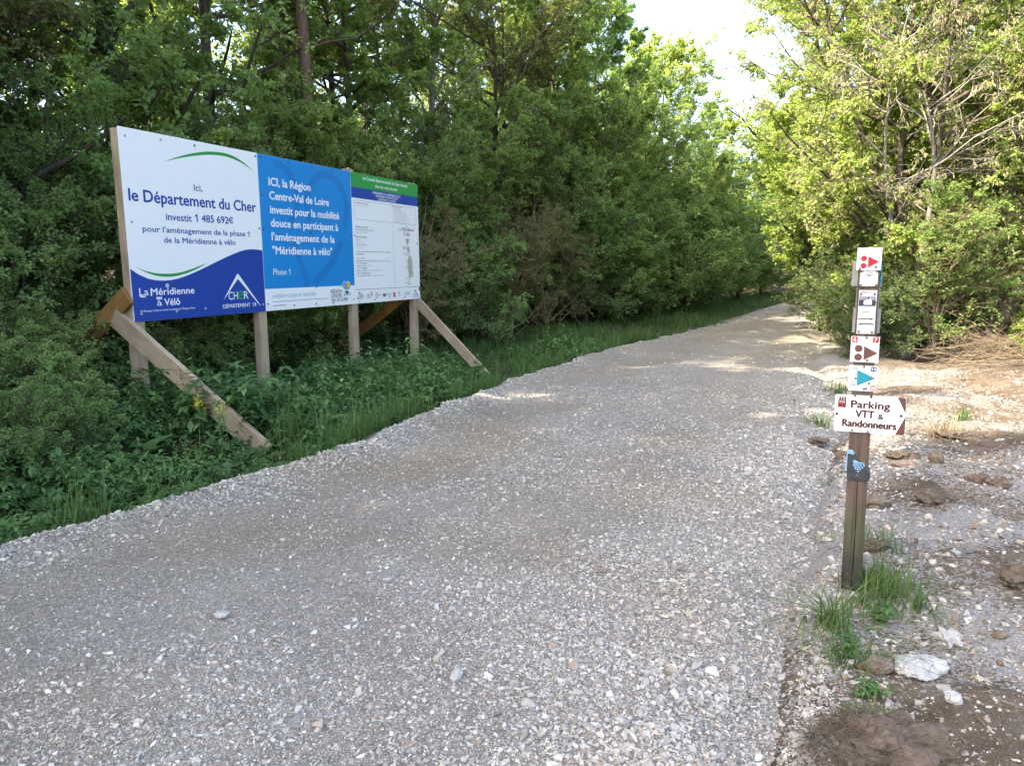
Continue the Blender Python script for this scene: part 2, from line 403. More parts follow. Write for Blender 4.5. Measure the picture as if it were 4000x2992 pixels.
def build_gravel():
    rng = np.random.default_rng(21)
    P = []
    def scatter(n, rmin, rmax, smin, smax, sig, keep):
        # density falls off with distance from the viewer's end of the path
        r = rng.uniform(rmin, rmax, n); a = np.radians(rng.uniform(-46, 46, n))
        x = r * np.sin(a); y = r * np.cos(a); s, l = sl(x, y)
        el = edge_l(s); er = edge_r(s)
        ok = (l > el - .06 - .25 * (rng.random(n) < .04)) & (l < er + .06 + rng.exponential(.16, n)) & (s > -6) & (s < 46)
        dl = l - el; dr = er - l
        wl = np.exp(-((dl - .2) / .30) ** 2); wr = .8 * np.exp(-((dr - .35) / .55) ** 2)
        pat = np.clip(1.6 * noise(x, y, 1.1, 51) + .9 * noise(x, y, .35, 52) + .30, 0, 1)
        fore = .5 * np.exp(-((y - 2.5) / 1.2) ** 2) * smooth(-1.5, .5, x)
        tn = tan_amount(s, l)
        d = np.clip(keep + .07 + .95 * wl + .5 * wr + .55 * pat * (1 - .35 * tn) + .5 * fore - .03 * tn, 0, 1)
        ok &= rng.random(n) < d
        x, y, s, l, wl, wr, tn = [q[ok] for q in (x, y, s, l, wl, wr, tn)]
        size = np.clip(rng.lognormal(math.log(smin), sig, len(x)), smin * .5, smax) * (1 + .35 * np.maximum(wl, wr))
        P.append((x, y, np.where(l < edge_r(s), path_h(s, l), np.maximum(ground_h(x, y), path_h(s, l))), size, tn))
    scatter(120000, 1.7, 5.0, .0105, .02, .28, .24)
    scatter(62000, 1.7, 7.0, .019, .045, .36, .10)
    scatter(4500, 1.7, 9.0, .036, .07, .25, .03)
    scatter(105000, 5.0, 12.0, .020, .05, .33, .16)
    scatter(52000, 12.0, 46.0, .034, .075, .3, .10)
    x, y, z, sz, tn = [np.concatenate(q) for q in zip(*P)]
    me = stones_mesh('gravel', x, y, z, sz, stone_cols(len(x), rng, tn), rng)
    tag(obj('gravel', me), 'loose white limestone chips lying all over the path', 'gravel', kind='stuff')

def build_rubble():
    rng = np.random.default_rng(22); P = []
    for n, r0, r1, smin, smax, sig in ((30000, 1.7, 6, .014, .07, .55), (2600, 1.7, 8, .045, .10, .3), (26000, 6, 13, .026, .10, .4)):
        r = rng.uniform(r0, r1, n); a = np.radians(rng.uniform(5, 50, n)); x = r * np.sin(a); y = r * np.cos(a)
        s, l = sl(x, y); er = edge_r(s); dr = l - er
        ok = (dr > -.05) & (dr < 5) & (s < 12.5)
        pat = np.clip(.32 + 1.3 * noise(x, y, .7, 42) + .5 * noise(x, y, 1.9, 43) + .5 * np.exp(-(dr / .4) ** 2), .22, 1) * (1 - .85 * smooth(2.6, 4.6, dr))
        ok &= rng.random(n) < pat
        x, y = x[ok], y[ok]
        P.append((x, y, ground_h(x, y), np.clip(rng.lognormal(math.log(smin), sig, len(x)), smin * .5, smax)))
    x, y, z, sz = [np.concatenate(q) for q in zip(*P)]
    c = stone_cols(len(x), rng, np.full(len(x), .15)) * 1.04
    br = rng.random(len(x)) < .20
    c[br] = np.array([.20, .145, .10]) * rng.uniform(.6, 1.5, (br.sum(), 1))
    me = stones_mesh('rubble', x, y, z, sz, c, rng, 1.15)
    tag(obj('rubble', me), 'white chalk stones and crumbs of soil strewn over the brown earth', 'rubble', kind='stuff')

build_gravel(); build_rubble()
# ------------------------------------------------------------------ vegetation
M_leaf_dark = leaf_mat('leaf_hornbeam', (.12, .21, .075), (.31, .44, .17), (.50, .68, .10), .46)
M_leaf_mid = leaf_mat('leaf_maple', (.14, .225, .07), (.34, .46, .16), (.55, .70, .10), .48)
M_leaf_light = leaf_mat('leaf_young', (.17, .265, .06), (.41, .52, .16), (.62, .72, .11), .48)
M_leaf_olive = leaf_mat('leaf_olive', (.12, .135, .06), (.27, .28, .12), (.50, .50, .08), .46)
M_leaf_shaded = leaf_mat('leaf_shaded', (.06, .105, .04), (.17, .25, .085), (.28, .38, .05), .35)  # darker leaf copy: shade low in the right wood put into the colour
M_weed = leaf_mat('leaf_weed', (.05, .115, .04), (.17, .28, .085), (.18, .34, .06), .32)
M_grass = leaf_mat('grass_blade', (.05, .11, .03), (.13, .20, .06), (.20, .32, .06), .3)
M_drygrass = leaf_mat('dry_grass', (.22, .17, .09), (.36, .30, .17), (.4, .34, .18), .25)
M_catkin = leaf_mat('catkin', (.30, .26, .14), (.50, .44, .26), (.4, .36, .16), .3)
M_bark = bark_mat('bark_brown', (.045, .034, .025), (.14, .115, .09))
M_bark_pale = bark_mat('bark_lichen', (.13, .115, .095), (.33, .31, .27), 22)
M_bark_pine = bark_mat('bark_pine', (.06, .04, .03), (.19, .13, .095), 10)
M_twig_dry = bark_mat('dry_twig', (.16, .115, .07), (.36, .28, .19), 25)

def unit(v): return v / np.maximum(np.linalg.norm(v, axis=-1, keepdims=True), 1e-9)

def tubes(P, R, m):
    """P (n,k,3) polylines, R (n,k) radii -> verts, quads"""
    n, k, _ = P.shape
    T = unit(np.gradient(P, axis=1))
    mean = unit(P[:, -1] - P[:, 0])
    ref = np.where(np.abs(mean[:, 2:3]) > .8, np.array([[1., 0, 0]]), np.array([[0, 0, 1.]]))[:, None, :]
    U = unit(np.cross(T, ref)); W = np.cross(T, U)
    a = np.arange(m) * 2 * np.pi / m
    V = P[:, :, None, :] + R[:, :, None, None] * (np.cos(a)[None, None, :, None] * U[:, :, None, :] + np.sin(a)[None, None, :, None] * W[:, :, None, :])
    i = np.arange(k - 1)[:, None]; j = np.arange(m)[None, :]; j2 = (j + 1) % m
    q = np.stack([i * m + j, i * m + j2, (i + 1) * m + j2, (i + 1) * m + j], -1).reshape(-1, 4)
    F = (np.arange(n)[:, None, None] * (k * m) + q[None]).reshape(-1, 4)
    return V.reshape(-1, 3), F

def leaves(P, A, Nn, Ln, Wd, fold=.18):
    """leaf blades: base P, axis A, normal Nn -> verts, tris (two halves folded along the midrib)"""
    A = unit(A); B = unit(np.cross(A, Nn)); Nn = np.cross(B, A)
    Ln = Ln[:, None]; Wd = Wd[:, None]
    mid = P + A * Ln * .42 + Nn * Wd * fold
    V = np.stack([P, mid - B * Wd * .5, P + A * Ln - Nn * Ln * .12, mid + B * Wd * .5], 1)
    k = np.arange(len(P))[:, None] * 4
    F = np.concatenate([k + [0, 1, 2], k + [0, 2, 3]], 0)
    return V.reshape(-1, 3), F

def curve_pts(P, D, Ln, k, rise, bend, rng):
    t = np.linspace(0, 1, k)[None, :, None]
    q = P[:, None, :] + D[:, None, :] * Ln[:, None, None] * t
    q = q + np.array([0, 0, 1.])[None, None, :] * (rise * Ln)[:, None, None] * t ** 2
    side = unit(np.cross(D, np.array([0, 0, 1.]) + 1e-3))
    q = q + side[:, None, :] * (rng.normal(0, bend, len(P)) * Ln)[:, None, None] * np.sin(t * np.pi * rng.uniform(.6, 1.6, (len(P), 1, 1)))
    return q + rng.normal(0, .012, q.shape) * Ln[:, None, None] * (t > 0)

def at(Q, t):
    k = Q.shape[1] - 1; f = t * k; i = np.minimum(f.astype(int), k - 1); f = (f - i)[:, None]
    r = np.arange(len(Q)); return Q[r, i] * (1 - f) + Q[r, i + 1] * f, unit(Q[r, i + 1] - Q[r, i])

def fork(rng, Q, Ln, per, t0, t1, ang, ls):
    n = len(Q) * per; par = np.repeat(np.arange(len(Q)), per)
    t = rng.uniform(t0, t1, n); P, T = at(Q[par], t)
    rnd = unit(rng.normal(0, 1, (n, 3)) * np.array([1, 1, .75])); perp = unit(rnd - (rnd * T).sum(1, keepdims=True) * T)
    b = rng.normal(ang, .22, n)[:, None]
    D = unit(T * np.cos(b) + perp * np.sin(b))
    return P, D, Ln[par] * ls * (1.15 - .6 * t) * rng.uniform(.55, 1.25, n), par

def tree_mesh(seed, H=12., r0=.12, R=2.4, z0=.04, nl=48, nb=7, nt=7, nleaf=22, leaf=(.075, .05), up=.35, top=.55, env='edge',
              lean=(0, 0), stems=1, wob=.25, rise=.12, bare=.0, twig=.005, catkins=0, sag=.0, fill=1., limb_r=.55):
    rng = np.random.default_rng(seed)
    # stems
    K = 11; t = np.linspace(0, 1, K)
    st = []
    for i in range(stems):
        a = rng.uniform(0, 6.28) if stems > 1 else 0; sp = (rng.uniform(.12, .34) * H if stems > 1 else 0)
        ph = rng.uniform(0, 6.28, 2)
        x = lean[0] * H * t ** 1.3 + sp * math.cos(a) * t ** 1.2 + wob * np.sin(t * 5 + ph[0]) * t
        y = lean[1] * H * t ** 1.3 + sp * math.sin(a) * t ** 1.2 + wob * np.sin(t * 4.3 + ph[1]) * t
        st.append(np.stack([x, y, H * t * rng.uniform(.8, 1) if stems > 1 else H * t], -1))
    st = np.array(st); st[:, 0, 2] = -.25
    rs = (r0 * (1 - .93 * t ** .85))[None].repeat(stems, 0) * rng.uniform(.6, 1, (stems, 1)) if stems > 1 else (r0 * (1 - .93 * t ** .85))[None]
    rs[:, 0] *= 1.35
    G = Geo(); v, f = tubes(st, rs, 9); G.add(v, f)
    # limbs
    h = np.sort(rng.uniform(z0, .985, nl)) if env != 'bush' else rng.uniform(.02, .8, nl)
    par = rng.integers(0, stems, nl); P, T = at(st[par], h)
    az = np.arange(nl) * 2.39996 + rng.normal(0, .5, nl)
    u = np.clip((h - z0) / (1 - z0), 0, 1)
    if env == 'edge': e = (1 - u ** 2.4) ** .7 * (.85 + .25 * np.sin(u * 9 + seed))
    elif env == 'dome': e = np.sqrt(np.clip(1 - (2 * u ** .8 - 1) ** 2, .05, 1))
    elif env == 'slim': e = (1 - u) ** .5 * .8 + .15
    else: e = (1 - u ** 2) ** .5
    Ln = R * np.clip(e, .12, 1.2) * rng.uniform(.7, 1.2, nl)
    el = up + (1.25 - up) * u ** 2 * top + rng.normal(0, .16, nl)
    D = np.stack([np.cos(az) * np.cos(el), np.sin(az) * np.cos(el), np.sin(el)], -1)
    Q = curve_pts(P, D, Ln, 7, rise - sag, .10, rng)
    rb = np.clip(np.interp(h, [0, 1], [r0 * limb_r, r0 * .16]) * (Ln / R) ** .5, .008, None)[:, None] * np.linspace(1, .25, 7)[None]
    v, f = tubes(Q, rb, 5); G.add(v, f)
    # side branches, twigs
    P1, D1, L1, _ = fork(rng, Q, Ln, nb, .18, 1., .75, .5)
    D1[:, 2] *= .8; L1 = np.clip(L1, .15, None)
    Q1 = curve_pts(P1, unit(D1), L1, 5, rise * .6 - sag, .10, rng)
    v, f = tubes(Q1, np.clip(L1 * .011, .004, .02)[:, None] * np.linspace(1, .35, 5)[None], 3); G.add(v, f)
    P2, D2, L2, par2 = fork(rng, Q1, L1, nt, .12, 1., .8, .55)
    L2 = np.clip(L2, .12, .6)
    Q2 = curve_pts(P2, D2, L2, 4, -sag - .05, .08, rng)
    v, f = tubes(Q2, twig * np.linspace(1, .5, 4)[None].repeat(len(Q2), 0), 3); G.add(v, f)
    # leaves
    dens = np.clip(rng.normal(1, .45, len(Q1)), .1, 1.8)[par2] * fill
    dens *= (rng.random(len(Q1)) > bare)[par2]
    cnt = rng.poisson(nleaf * dens); tot = cnt.sum(); idx = np.repeat(np.arange(len(Q2)), cnt)
    p, T = at(Q2[idx], rng.uniform(.05, 1, tot))
    rnd = unit(rng.normal(0, 1, (tot, 3)) * np.array([1, 1, .6]))
    A = unit(T * .5 + rnd + np.array([0, 0, -.15])); Nn = np.array([0, 0, 1.]) + rng.normal(0, .55, (tot, 3))
    s = rng.uniform(.6, 1.25, tot)
    V, F = leaves(p + rnd * .02, A, Nn, leaf[0] * s, leaf[1] * s * rng.uniform(.8, 1.15, tot))
    tint = np.clip(.45 + np.repeat(rng.normal(0, .16, len(Q1))[par2][idx], 1) + rng.normal(0, .16, tot), 0, 1)
    LG = Geo(); LG.add(V, F, 0, np.repeat(tint, 4))
    if catkins:
        n = catkins; i = rng.integers(0, len(Q2), n); p, T = at(Q2[i], rng.uniform(.3, 1, n))
        q = curve_pts(p, unit(T * .3 + np.array([0, 0, -1.]) + rng.normal(0, .35, (n, 3))), rng.uniform(.05, .10, n), 4, .0, .1, rng)
        v, f = tubes(q, np.array([[.004, .0085, .008, .003]]).repeat(n, 0), 4); LG.add(v, f, 1, .5)
    return G, LG

PROTO = {}
def proto(key, bark, leafm, **kw):
    G, LG = tree_mesh(**kw)
    PROTO[key] = (G.mesh('trunk_' + key, bark, True), LG.mesh('crown_' + key, [leafm, M_catkin]))

def plant(key, name, x, y, label, cat, group=None, scale=1., rz=None, sx=1., crown='crown', trunk='trunk', dz=0.):
    z = float(ground_h(np.array([x]), np.array([y]))[0]) + dz
    t = empty(name, (x, y, z), random.uniform(0, 6.28) if rz is None else rz, label, cat, group)
    t.scale = (scale * sx, scale * sx, scale)
    obj(trunk, PROTO[key][0], t); obj(crown, PROTO[key][1], t)
    return t

random.seed(5)
proto('hornbeam', M_bark, M_leaf_dark, seed=1, H=12.5, r0=.13, R=2.7, nl=72, nb=8, z0=.015, nt=8, nleaf=30, leaf=(.07, .048))
proto('hazel', M_bark, M_leaf_mid, seed=2, H=11.5, r0=.12, R=2.9, nl=66, nb=8, nt=8, nleaf=29, leaf=(.078, .058), env='edge', z0=.02)
proto('maple', M_bark, M_leaf_mid, seed=3, H=12.0, r0=.14, R=2.6, nl=50, nb=8, nt=8, nleaf=29, leaf=(.08, .065), up=.5, z0=.04)
proto('olive', M_bark, M_leaf_olive, seed=4, H=11.0, r0=.10, R=2.5, nl=62, nb=8, nt=7, nleaf=22, leaf=(.06, .042), up=.7, bare=.1)
proto('poplar', M_bark_pale, M_leaf_light, seed=5, H=13.0, r0=.12, R=2.2, nl=46, nb=7, nt=7, nleaf=16, leaf=(.075, .06), up=.7, z0=.15)
proto('back', M_bark, M_leaf_light, seed=6, H=12.0, r0=.11, R=2.6, nl=30, nb=6, nt=6, nleaf=10, leaf=(.095, .075), z0=.18, env='dome')
proto('shrub', M_bark, M_leaf_dark, seed=7, H=3.0, r0=.035, R=1.35, nl=46, nb=7, nt=6, nleaf=13, leaf=(.055, .038), env='bush', stems=6, up=.45, wob=.12)
proto('shaded_shrub', M_bark, M_leaf_shaded, seed=17, H=3.0, r0=.035, R=1.35, nl=46, nb=7, nt=6, nleaf=13, leaf=(.055, .038), env='bush', stems=6, up=.45, wob=.12)  # the shrub again, in the leaf colour that carries painted shade
proto('bramble', M_bark, M_leaf_dark, seed=8, H=2.0, r0=.025, R=1.2, nl=40, nb=7, nt=6, nleaf=15, leaf=(.05, .036), env='bush', stems=6, up=.35, wob=.15, sag=.2)
proto('thin_shrub', M_twig_dry, M_leaf_olive, seed=9, H=3.2, r0=.03, R=1.3, nl=40, nb=6, nt=6, nleaf=9, leaf=(.05, .034), env='bush', stems=8, up=.6, wob=.15)
proto('sapling', M_bark, M_leaf_mid, seed=10, H=1.5, r0=.014, R=.5, nl=18, nb=4, nt=3, nleaf=6, leaf=(.06, .042), env='edge', up=.5)
proto('willow', M_bark, M_leaf_light, seed=11, H=9.0, r0=.13, R=3.0, nl=52, nb=8, nt=8, nleaf=19, leaf=(.075, .05), up=.5, z0=.10, stems=3, wob=.35, bare=.2, twig=.006, catkins=9000, env='dome', limb_r=.4, sag=.05)
proto('field_maple', M_bark, M_leaf_light, seed=12, H=9.5, r0=.15, R=3.0, nl=52, nb=8, nt=8, nleaf=20, leaf=(.085, .07), up=.4, z0=.10, env='dome', bare=.08)
proto('coppice', M_bark, M_leaf_mid, seed=21, H=6.6, r0=.05, R=1.75, nl=96, nb=8, nt=7, nleaf=15, leaf=(.062, .046), env='bush', stems=9, up=.5, wob=.3, top=.3)
proto('hornbeam_coppice', M_bark, M_leaf_dark, seed=22, H=5.6, r0=.045, R=1.7, nl=96, nb=8, nt=7, nleaf=15, leaf=(.055, .038), env='bush', stems=9, up=.4, wob=.3, top=.3)
proto('dead', M_bark_pale, M_leaf_light, seed=31, H=7.5, r0=.10, R=2.9, nl=30, nb=7, nt=6, nleaf=1, leaf=(.06, .045), up=.45, z0=.3, stems=2, wob=.5, twig=.0045, catkins=3000, env='dome', limb_r=.4, sag=.12)
proto('thicket', M_twig_dry, M_leaf_mid, seed=13, H=3.6, r0=.035, R=1.8, nl=52, nb=7, nt=6, nleaf=11, leaf=(.06, .045), env='bush', stems=9, up=.5, wob=.25, bare=.15)
proto('pale_bush', M_bark, M_leaf_light, seed=14, H=1.3, r0=.02, R=.9, nl=34, nb=6, nt=6, nleaf=13, leaf=(.05, .036), env='bush', stems=6, up=.4, wob=.1)

def P(s, l): return xy(s, l)
# ---- front row of the wood on the left of the path
front = [
 ('hornbeam', 3.6, -11.4, 1.1, 'dark leafy tree at the near end of the left wood, beyond the white panel edge'),
 ('olive', 5.6, -11.2, 1.3, 'olive brown tree with forked bare branches rising behind the white panel'),
 ('maple', 7.6, -11.2, 1.2, 'leafy maple rising right behind the sky blue panel'),
 ('hornbeam', 9.6, -11.3, 1.15, 'dense dark tree rising behind the small printed notice panel'),
 ('hazel', 12.4, -10.4, 1.02, 'bushy green tree just past the far end of the signboard'),
 ('poplar', 14.8, -10.1, .98, 'tall pale barked tree with yellow green glow between its branches'),
 ('olive', 17.2, -9.8, 1.08, 'tall thin leaved brownish tree mid way along the left wood'),
 ('hazel', 19.8, -9.4, .98, 'broad mid green tree with rounded sprays in the middle of the left wood'),
 ('hornbeam', 23.0, -9.3, .86, 'tall dark green tree whose edge forms the left side of the sky gap'),
 ('maple', 27.0, -9.2, .84, 'leafy tree behind the tall dark one, stepping down into the sky gap'),
 ('field_maple', 32.0, -9.6, 1.05, 'sunlit yellow green tree standing out on the left skyline'),
 ('hornbeam', 37.0, -9.0, .74, 'far dark tree beside the path, below the sunlit yellow one'),
 ('poplar', 43.0, -9.3, .74, 'farthest pale sunlit tree of the left row, next to the path bend'),
]
for k, s, l, sc, lab in front:
    plant(k, 'broadleaf_tree', *P(s, l), lab, 'tree', 'trees along the front of the left wood', sc)
for k, s, l, sc, lab in (
 ('hazel', 4.6, -13.0, .92, 'green tree filling the gap behind the forked brown tree'), 
 ('hornbeam', 6.3, -13.3, 1.4, 'tall dark tree left of the pine trunk, added to shade the path'),  # added behind the front row to keep sun off the path
 ('hornbeam', 13.5, -12.0, 1.0, 'dark tree in the gap left of the pale barked one'), 
 ('hazel', 21.4, -11.2, .84, 'green tree in the gap left of the tall dark skyline tree'), ('hornbeam', 29.5, -11.0, .74, 'dark tree below the skyline step in the left wood')):
    plant(k, 'broadleaf_tree', *P(s, l), lab, 'tree', 'trees just behind the front of the left wood', sc)
# pine trunk visible behind the board
def pine():
    rng = np.random.default_rng(61); x, y = P(10.56, -10.0)
    z = float(ground_h(np.array([x]), np.array([y]))[0])
    t = empty('pine_tree', (x, y, z), .4, 'straight bare brown pine trunk behind the joint of blue and notice panels', 'tree')
    k = 14; tt = np.linspace(0, 1, k); pts = np.stack([.12 * np.sin(tt * 5), .1 * np.sin(tt * 4 + 1), -.2 + 13 * tt], -1)[None]
    G = Geo(); v, f = tubes(pts, (.135 * (1 - .6 * tt))[None], 12); G.add(v, f)
    n = 26; h = rng.uniform(.42, .98, n); Pp, _ = at(pts.repeat(n, 0), h); az = rng.uniform(0, 6.28, n)
    az[:4] = [-1.2, -.7, .1, .6]; h[:4] = .46
    D = np.stack([np.cos(az), np.sin(az), np.full(n, .12)], -1); Ln = 3.2 * (1.1 - h) + .8
    Q = curve_pts(Pp, unit(D), Ln, 7, .06, .1, rng); v, f = tubes(Q, .028 * np.linspace(1, .3, 7)[None].repeat(n, 0), 5); G.add(v, f)
    P1, D1, L1, _ = fork(rng, Q, Ln, 9, .35, 1, .6, .3); Q1 = curve_pts(P1, D1, np.clip(L1, .2, .7), 4, .1, .05, rng); v, f = tubes(Q1, .006 * np.linspace(1, .6, 4)[None].repeat(len(Q1), 0), 3); G.add(v, f)
    m = len(Q1) * 60; i = rng.integers(0, len(Q1), m); p, T = at(Q1[i], rng.uniform(.3, 1, m))
    A = unit(T + rng.normal(0, .55, (m, 3))); V, F = leaves(p, A, rng.normal(0, 1, (m, 3)), rng.uniform(.06, .11, m), np.full(m, .006))
    LG = Geo(); LG.add(V, F, 0, np.repeat(rng.uniform(.3, 1, m), 4))
    obj('trunk', G.mesh('trunk_pine', M_bark_pine, True), t); obj('crown', LG.mesh('crown_pine', M_leaf_olive), t)
pine()

# ---- rows behind, sunlit from behind; nothing tells these apart
rng0 = np.random.default_rng(77)
for i, s in enumerate(np.arange(-2, 46, 4.0)):
    l = -14.0 - 1.4 * (i % 2) + rng0.uniform(-.5, .5)
    plant('back' if i % 3 else 'poplar', 'slender_tree', *P(s + rng0.uniform(-.8, .8), l), 'slender light green tree standing deep in the left wood, behind its front row', 'tree', 'trees deep in the left wood', rng0.uniform(.85, 1.05))
for i, s in enumerate(np.arange(-4, 60, 5.0)):
    plant('back' if i % 2 else 'maple', 'slender_tree', *P(s + rng0.uniform(-1, 1), -20.5 + rng0.uniform(-1.5, 1.5)), 'slender light green tree standing deep in the left wood, behind its front row', 'tree', 'trees deep in the left wood', rng0.uniform(.7, .95))
for i, s in enumerate(np.arange(-1, 48, 3.2)):
    plant('thicket', 'hazel_thicket', *P(s + rng0.uniform(-1, 1), -16.6 + rng0.uniform(-1.2, 1.2)), 'sunlit thicket on the floor of the left wood, glimpsed between trunks', 'bush', 'thickets inside the left wood', rng0.uniform(.9, 1.5))
# unseen trees left of the view, added and sized to shade the path
for s, l, k, sc in ((.9, -11.2, 'hornbeam', 1.4), (-2.6, -11.0, 'hazel', 1.45), (-5.6, -10.8, 'hornbeam', 1.3), (-8.4, -11.4, 'hazel', 1.4), (-11.2, -10.8, 'hornbeam', 1.9), (-14., -11.4, 'hazel', 1.9), (-17., -10.8, 'hornbeam', 1.5)):
    plant(k, 'broadleaf_tree', *P(s, l), 'dark leafy tree of the left wood, out of view, sized to shade the path', 'tree', 'near trees of the left wood', sc)

# ---- shrubs in front of the left wood
shr = [
 ('shrub', .9, -8.4, .95, 'dark shrub at the very left edge, nearest to the path'),
 ('shrub', 2.6, -8.6, 1.0, 'dark leafy shrub left of the white panel post'),
 ('bramble', 2.0, -7.3, .85, 'low sprawling bramble in front of the dark shrub, left of the long plank brace'),
 ('shrub', 4.37, -7.73, .42, 'low shrub hiding the lower end of the orange back brace at the left'),
 ('bramble', 3.95, -7.15, .48, 'bramble left of the white panel post, under the end of the orange back brace'),
 ('bramble', 3.4, -6.35, .40, 'low bramble in front of the other one left of the plank brace'),
 ('shrub', 4.6, -9.0, .9, 'shrub in the shade behind the white panel'),
 ('bramble', 6.6, -8.8, .8, 'bramble under the sky blue panel'),
 ('shrub', 8.2, -9.1, .8, 'shrub behind the bare pine trunk and the blue panel'),
 ('shrub', 11.3, -9.7, .95, 'dark shrub behind the orange back brace of the notice panel'),
 ('thin_shrub', 12.3, -8.9, 1.0, 'thin twiggy shrub just right of the notice panel'),
 ('shrub', 13.7, -8.3, .95, 'round dense shrub over the foot of the right plank brace'),
 ('thin_shrub', 15.6, -8.4, 1.15, 'brownish twiggy shrub half way between signboard and bend'),
 ('thin_shrub', 17.4, -8.3, 1.1, 'brown twiggy shrub after the half way one, full of dry stems'),
 ('shrub', 19.4, -8.0, 1.3, 'large dark shrub reaching over the grass verge'),
 ('shrub', 21.9, -7.9, 1.4, 'wide green shrub beside the large dark one on the verge'),
 ('shrub', 24.8, -7.7, 1.5, 'tall green shrub on the verge under the sky gap'),
 ('shrub', 28.2, -7.5, 1.6, 'tall rounded shrub farther along the verge'),
 ('shrub', 32.2, -7.4, 1.6, 'far shrub closing in on the path from the left'),
 ('shrub', 36.8, -7.2, 1.6, 'farther shrub beyond the closing one on the left'),
 ('shrub', 42.0, -7.0, 1.7, 'last shrub on the left before the path disappears'),
]
for k, s, l, sc, lab in shr:
    plant(k, {'shrub': 'shrub', 'bramble': 'bramble', 'thin_shrub': 'twiggy_shrub'}[k], *P(s, l), lab, 'shrub', 'shrubs along the left verge', sc, crown='foliage', trunk='stems')
cop = [
 ('coppice', 3.3, -9.9, .8, 'many stemmed bushy hazel at the left edge beyond the white panel'),
 ('hornbeam_coppice', 5.8, -10.2, .72, 'many stemmed hornbeam showing above the left part of the white panel'),
 ('hornbeam_coppice', 8.0, -10.1, .8, 'many stemmed hornbeam behind the sky blue panel'),
 ('coppice', 10.6, -10.1, .85, 'many stemmed hazel showing over the notice panel'),
 ('hornbeam_coppice', 13.1, -9.7, .95, 'many stemmed hornbeam just beyond the signboard'),
 ('coppice', 15.7, -9.5, 1.0, 'many stemmed hazel behind the half way twiggy shrub'),
 ('hornbeam_coppice', 18.4, -9.2, 1.1, 'tall many stemmed hornbeam before the wide green shrub'),
 ('coppice', 21.0, -9.0, 1.15, 'tall many stemmed hazel in the middle of the left wood edge'),
 ('coppice', 24.0, -8.8, 1.15, 'tall many stemmed hazel further along the left wood edge'),
 ('hornbeam_coppice', 27.4, -8.6, 1.25, 'tall many stemmed hornbeam under the sky gap'),
 ('coppice', 31.2, -8.4, 1.15, 'far many stemmed hazel on the left of the path'),
 ('coppice', 36.0, -8.2, 1.15, 'farther many stemmed hazel on the left of the path'),
 ('hornbeam_coppice', 41.5, -8.0, 1.2, 'last many stemmed hornbeam on the left of the path'),
]
for k, s, l, sc, lab in cop:
    plant(k, 'coppice_tree', *P(s, l), lab, 'tree', 'many stemmed trees along the left wood', sc, crown='crown', trunk='stems')
# ---- end of the path
for k, s, l, sc, lab in (
 ('shrub', 56, -4.2, 1.9, 'shrub closing the view at the end of the path, left one of the pair'),
 ('shrub', 55, -1.2, 1.8, 'shrub closing the view at the end of the path, right one of the pair'),
 ('field_maple', 49, -7.6, 1.1, 'big sunlit yellow tree left of the path end'),
 ('field_maple', 57, -7.0, 1.3, 'tall sunlit tree behind the path end, under the sky gap'),
 ('field_maple', 56, .6, 1.15, 'broad sunlit tree behind the path end, to its right'),
 ('poplar', 60, -6.5, .85, 'bright yellow green tree at the end of the path, left of centre'),
 ('field_maple', 63, -3.0, 1.3, 'green tree at the end of the path, straight ahead'),
 ('poplar', 58, 2.5, .75, 'bright tree at the end of the path, right of centre'),
 ('hazel', 52, -8.6, .8, 'round tree at the left of the path end')):
    plant(k, 'shrub' if k == 'shrub' else 'broadleaf_tree', *P(s, l), lab, 'shrub' if k == 'shrub' else 'tree', 'growth at the end of the path', sc, crown='foliage' if k == 'shrub' else 'crown', trunk='stems' if k == 'shrub' else 'trunk')

# ---- wood on the right
right = [
 ('willow', 7.4, 13.6, .95, 2.2, 'lichen covered catkin tree leaning over the path above the signpost'),
 ('field_maple', 8.6, 15.2, 1.0, .3, 'sunlit maple with a dark trunk behind the catkin tree'),
 ('willow', 9.8, 12.6, 1.05, .8, 'catkin tree with dead pale branches at the upper right'),
 ('field_maple', 12.2, 13.8, 1.0, 1.9, 'sunlit leafy tree at the right edge of the wood'),
 ('field_maple', 7.9, 18.4, .92, 3.1, 'sunlit tree by the right side of the path, behind the green bush'),
 ('field_maple', 11.6, 18.5, 1.05, 4.4, 'tall light green tree behind the pale dead branches'),
 ('field_maple', 15.6, 17.5, 1.1, 5.1, 'light green tree deep in the right corner of the wood'),
 ('willow', 10.6, 22.5, .95, 3.7, 'thin catkin tree further down the right side of the path'),
 ('poplar', 13.5, 27.5, .7, 1.2, 'slim yellow green tree on the right, further down the path'),
 ('field_maple', 17.0, 33.5, .9, 2.5, 'hazy sunlit tree far down the right side of the path'),
 ('field_maple', 21.0, 41.0, .9, .5, 'farthest sunlit tree on the right of the path'),
]
for k, x, y, sc, rz, lab in right:
    plant(k, {'willow': 'catkin_tree', 'poplar': 'broadleaf_tree'}.get(k, 'maple_tree'), x, y, lab, 'tree', 'trees of the right wood', sc, rz)
for x, y, sc, rz, lab in ((9.6, 11.9, 1.0, 1.0, 'pale half dead tree with tangled bare twigs at the upper right'), (7.0, 12.9, .82, 4.0, 'bare twigged grey tree drooping over the path edge above the signpost'), (11.6, 12.2, 1.0, 2.6, 'bare grey tree at the right edge of the view')):
    plant('dead', 'bare_tree', x, y, lab, 'tree', 'bare trees of the right wood', sc, rz)
for i, (x, y) in enumerate(((18, 23), (22, 19), (16, 25), (20, 29), (19, 15), (25, 25), (24, 34), (28, 30))):
    plant('back', 'slender_tree', x, y, 'slender light green tree standing deep in the right wood', 'tree', 'trees deep in the right wood', .85 + .05 * (i % 3))
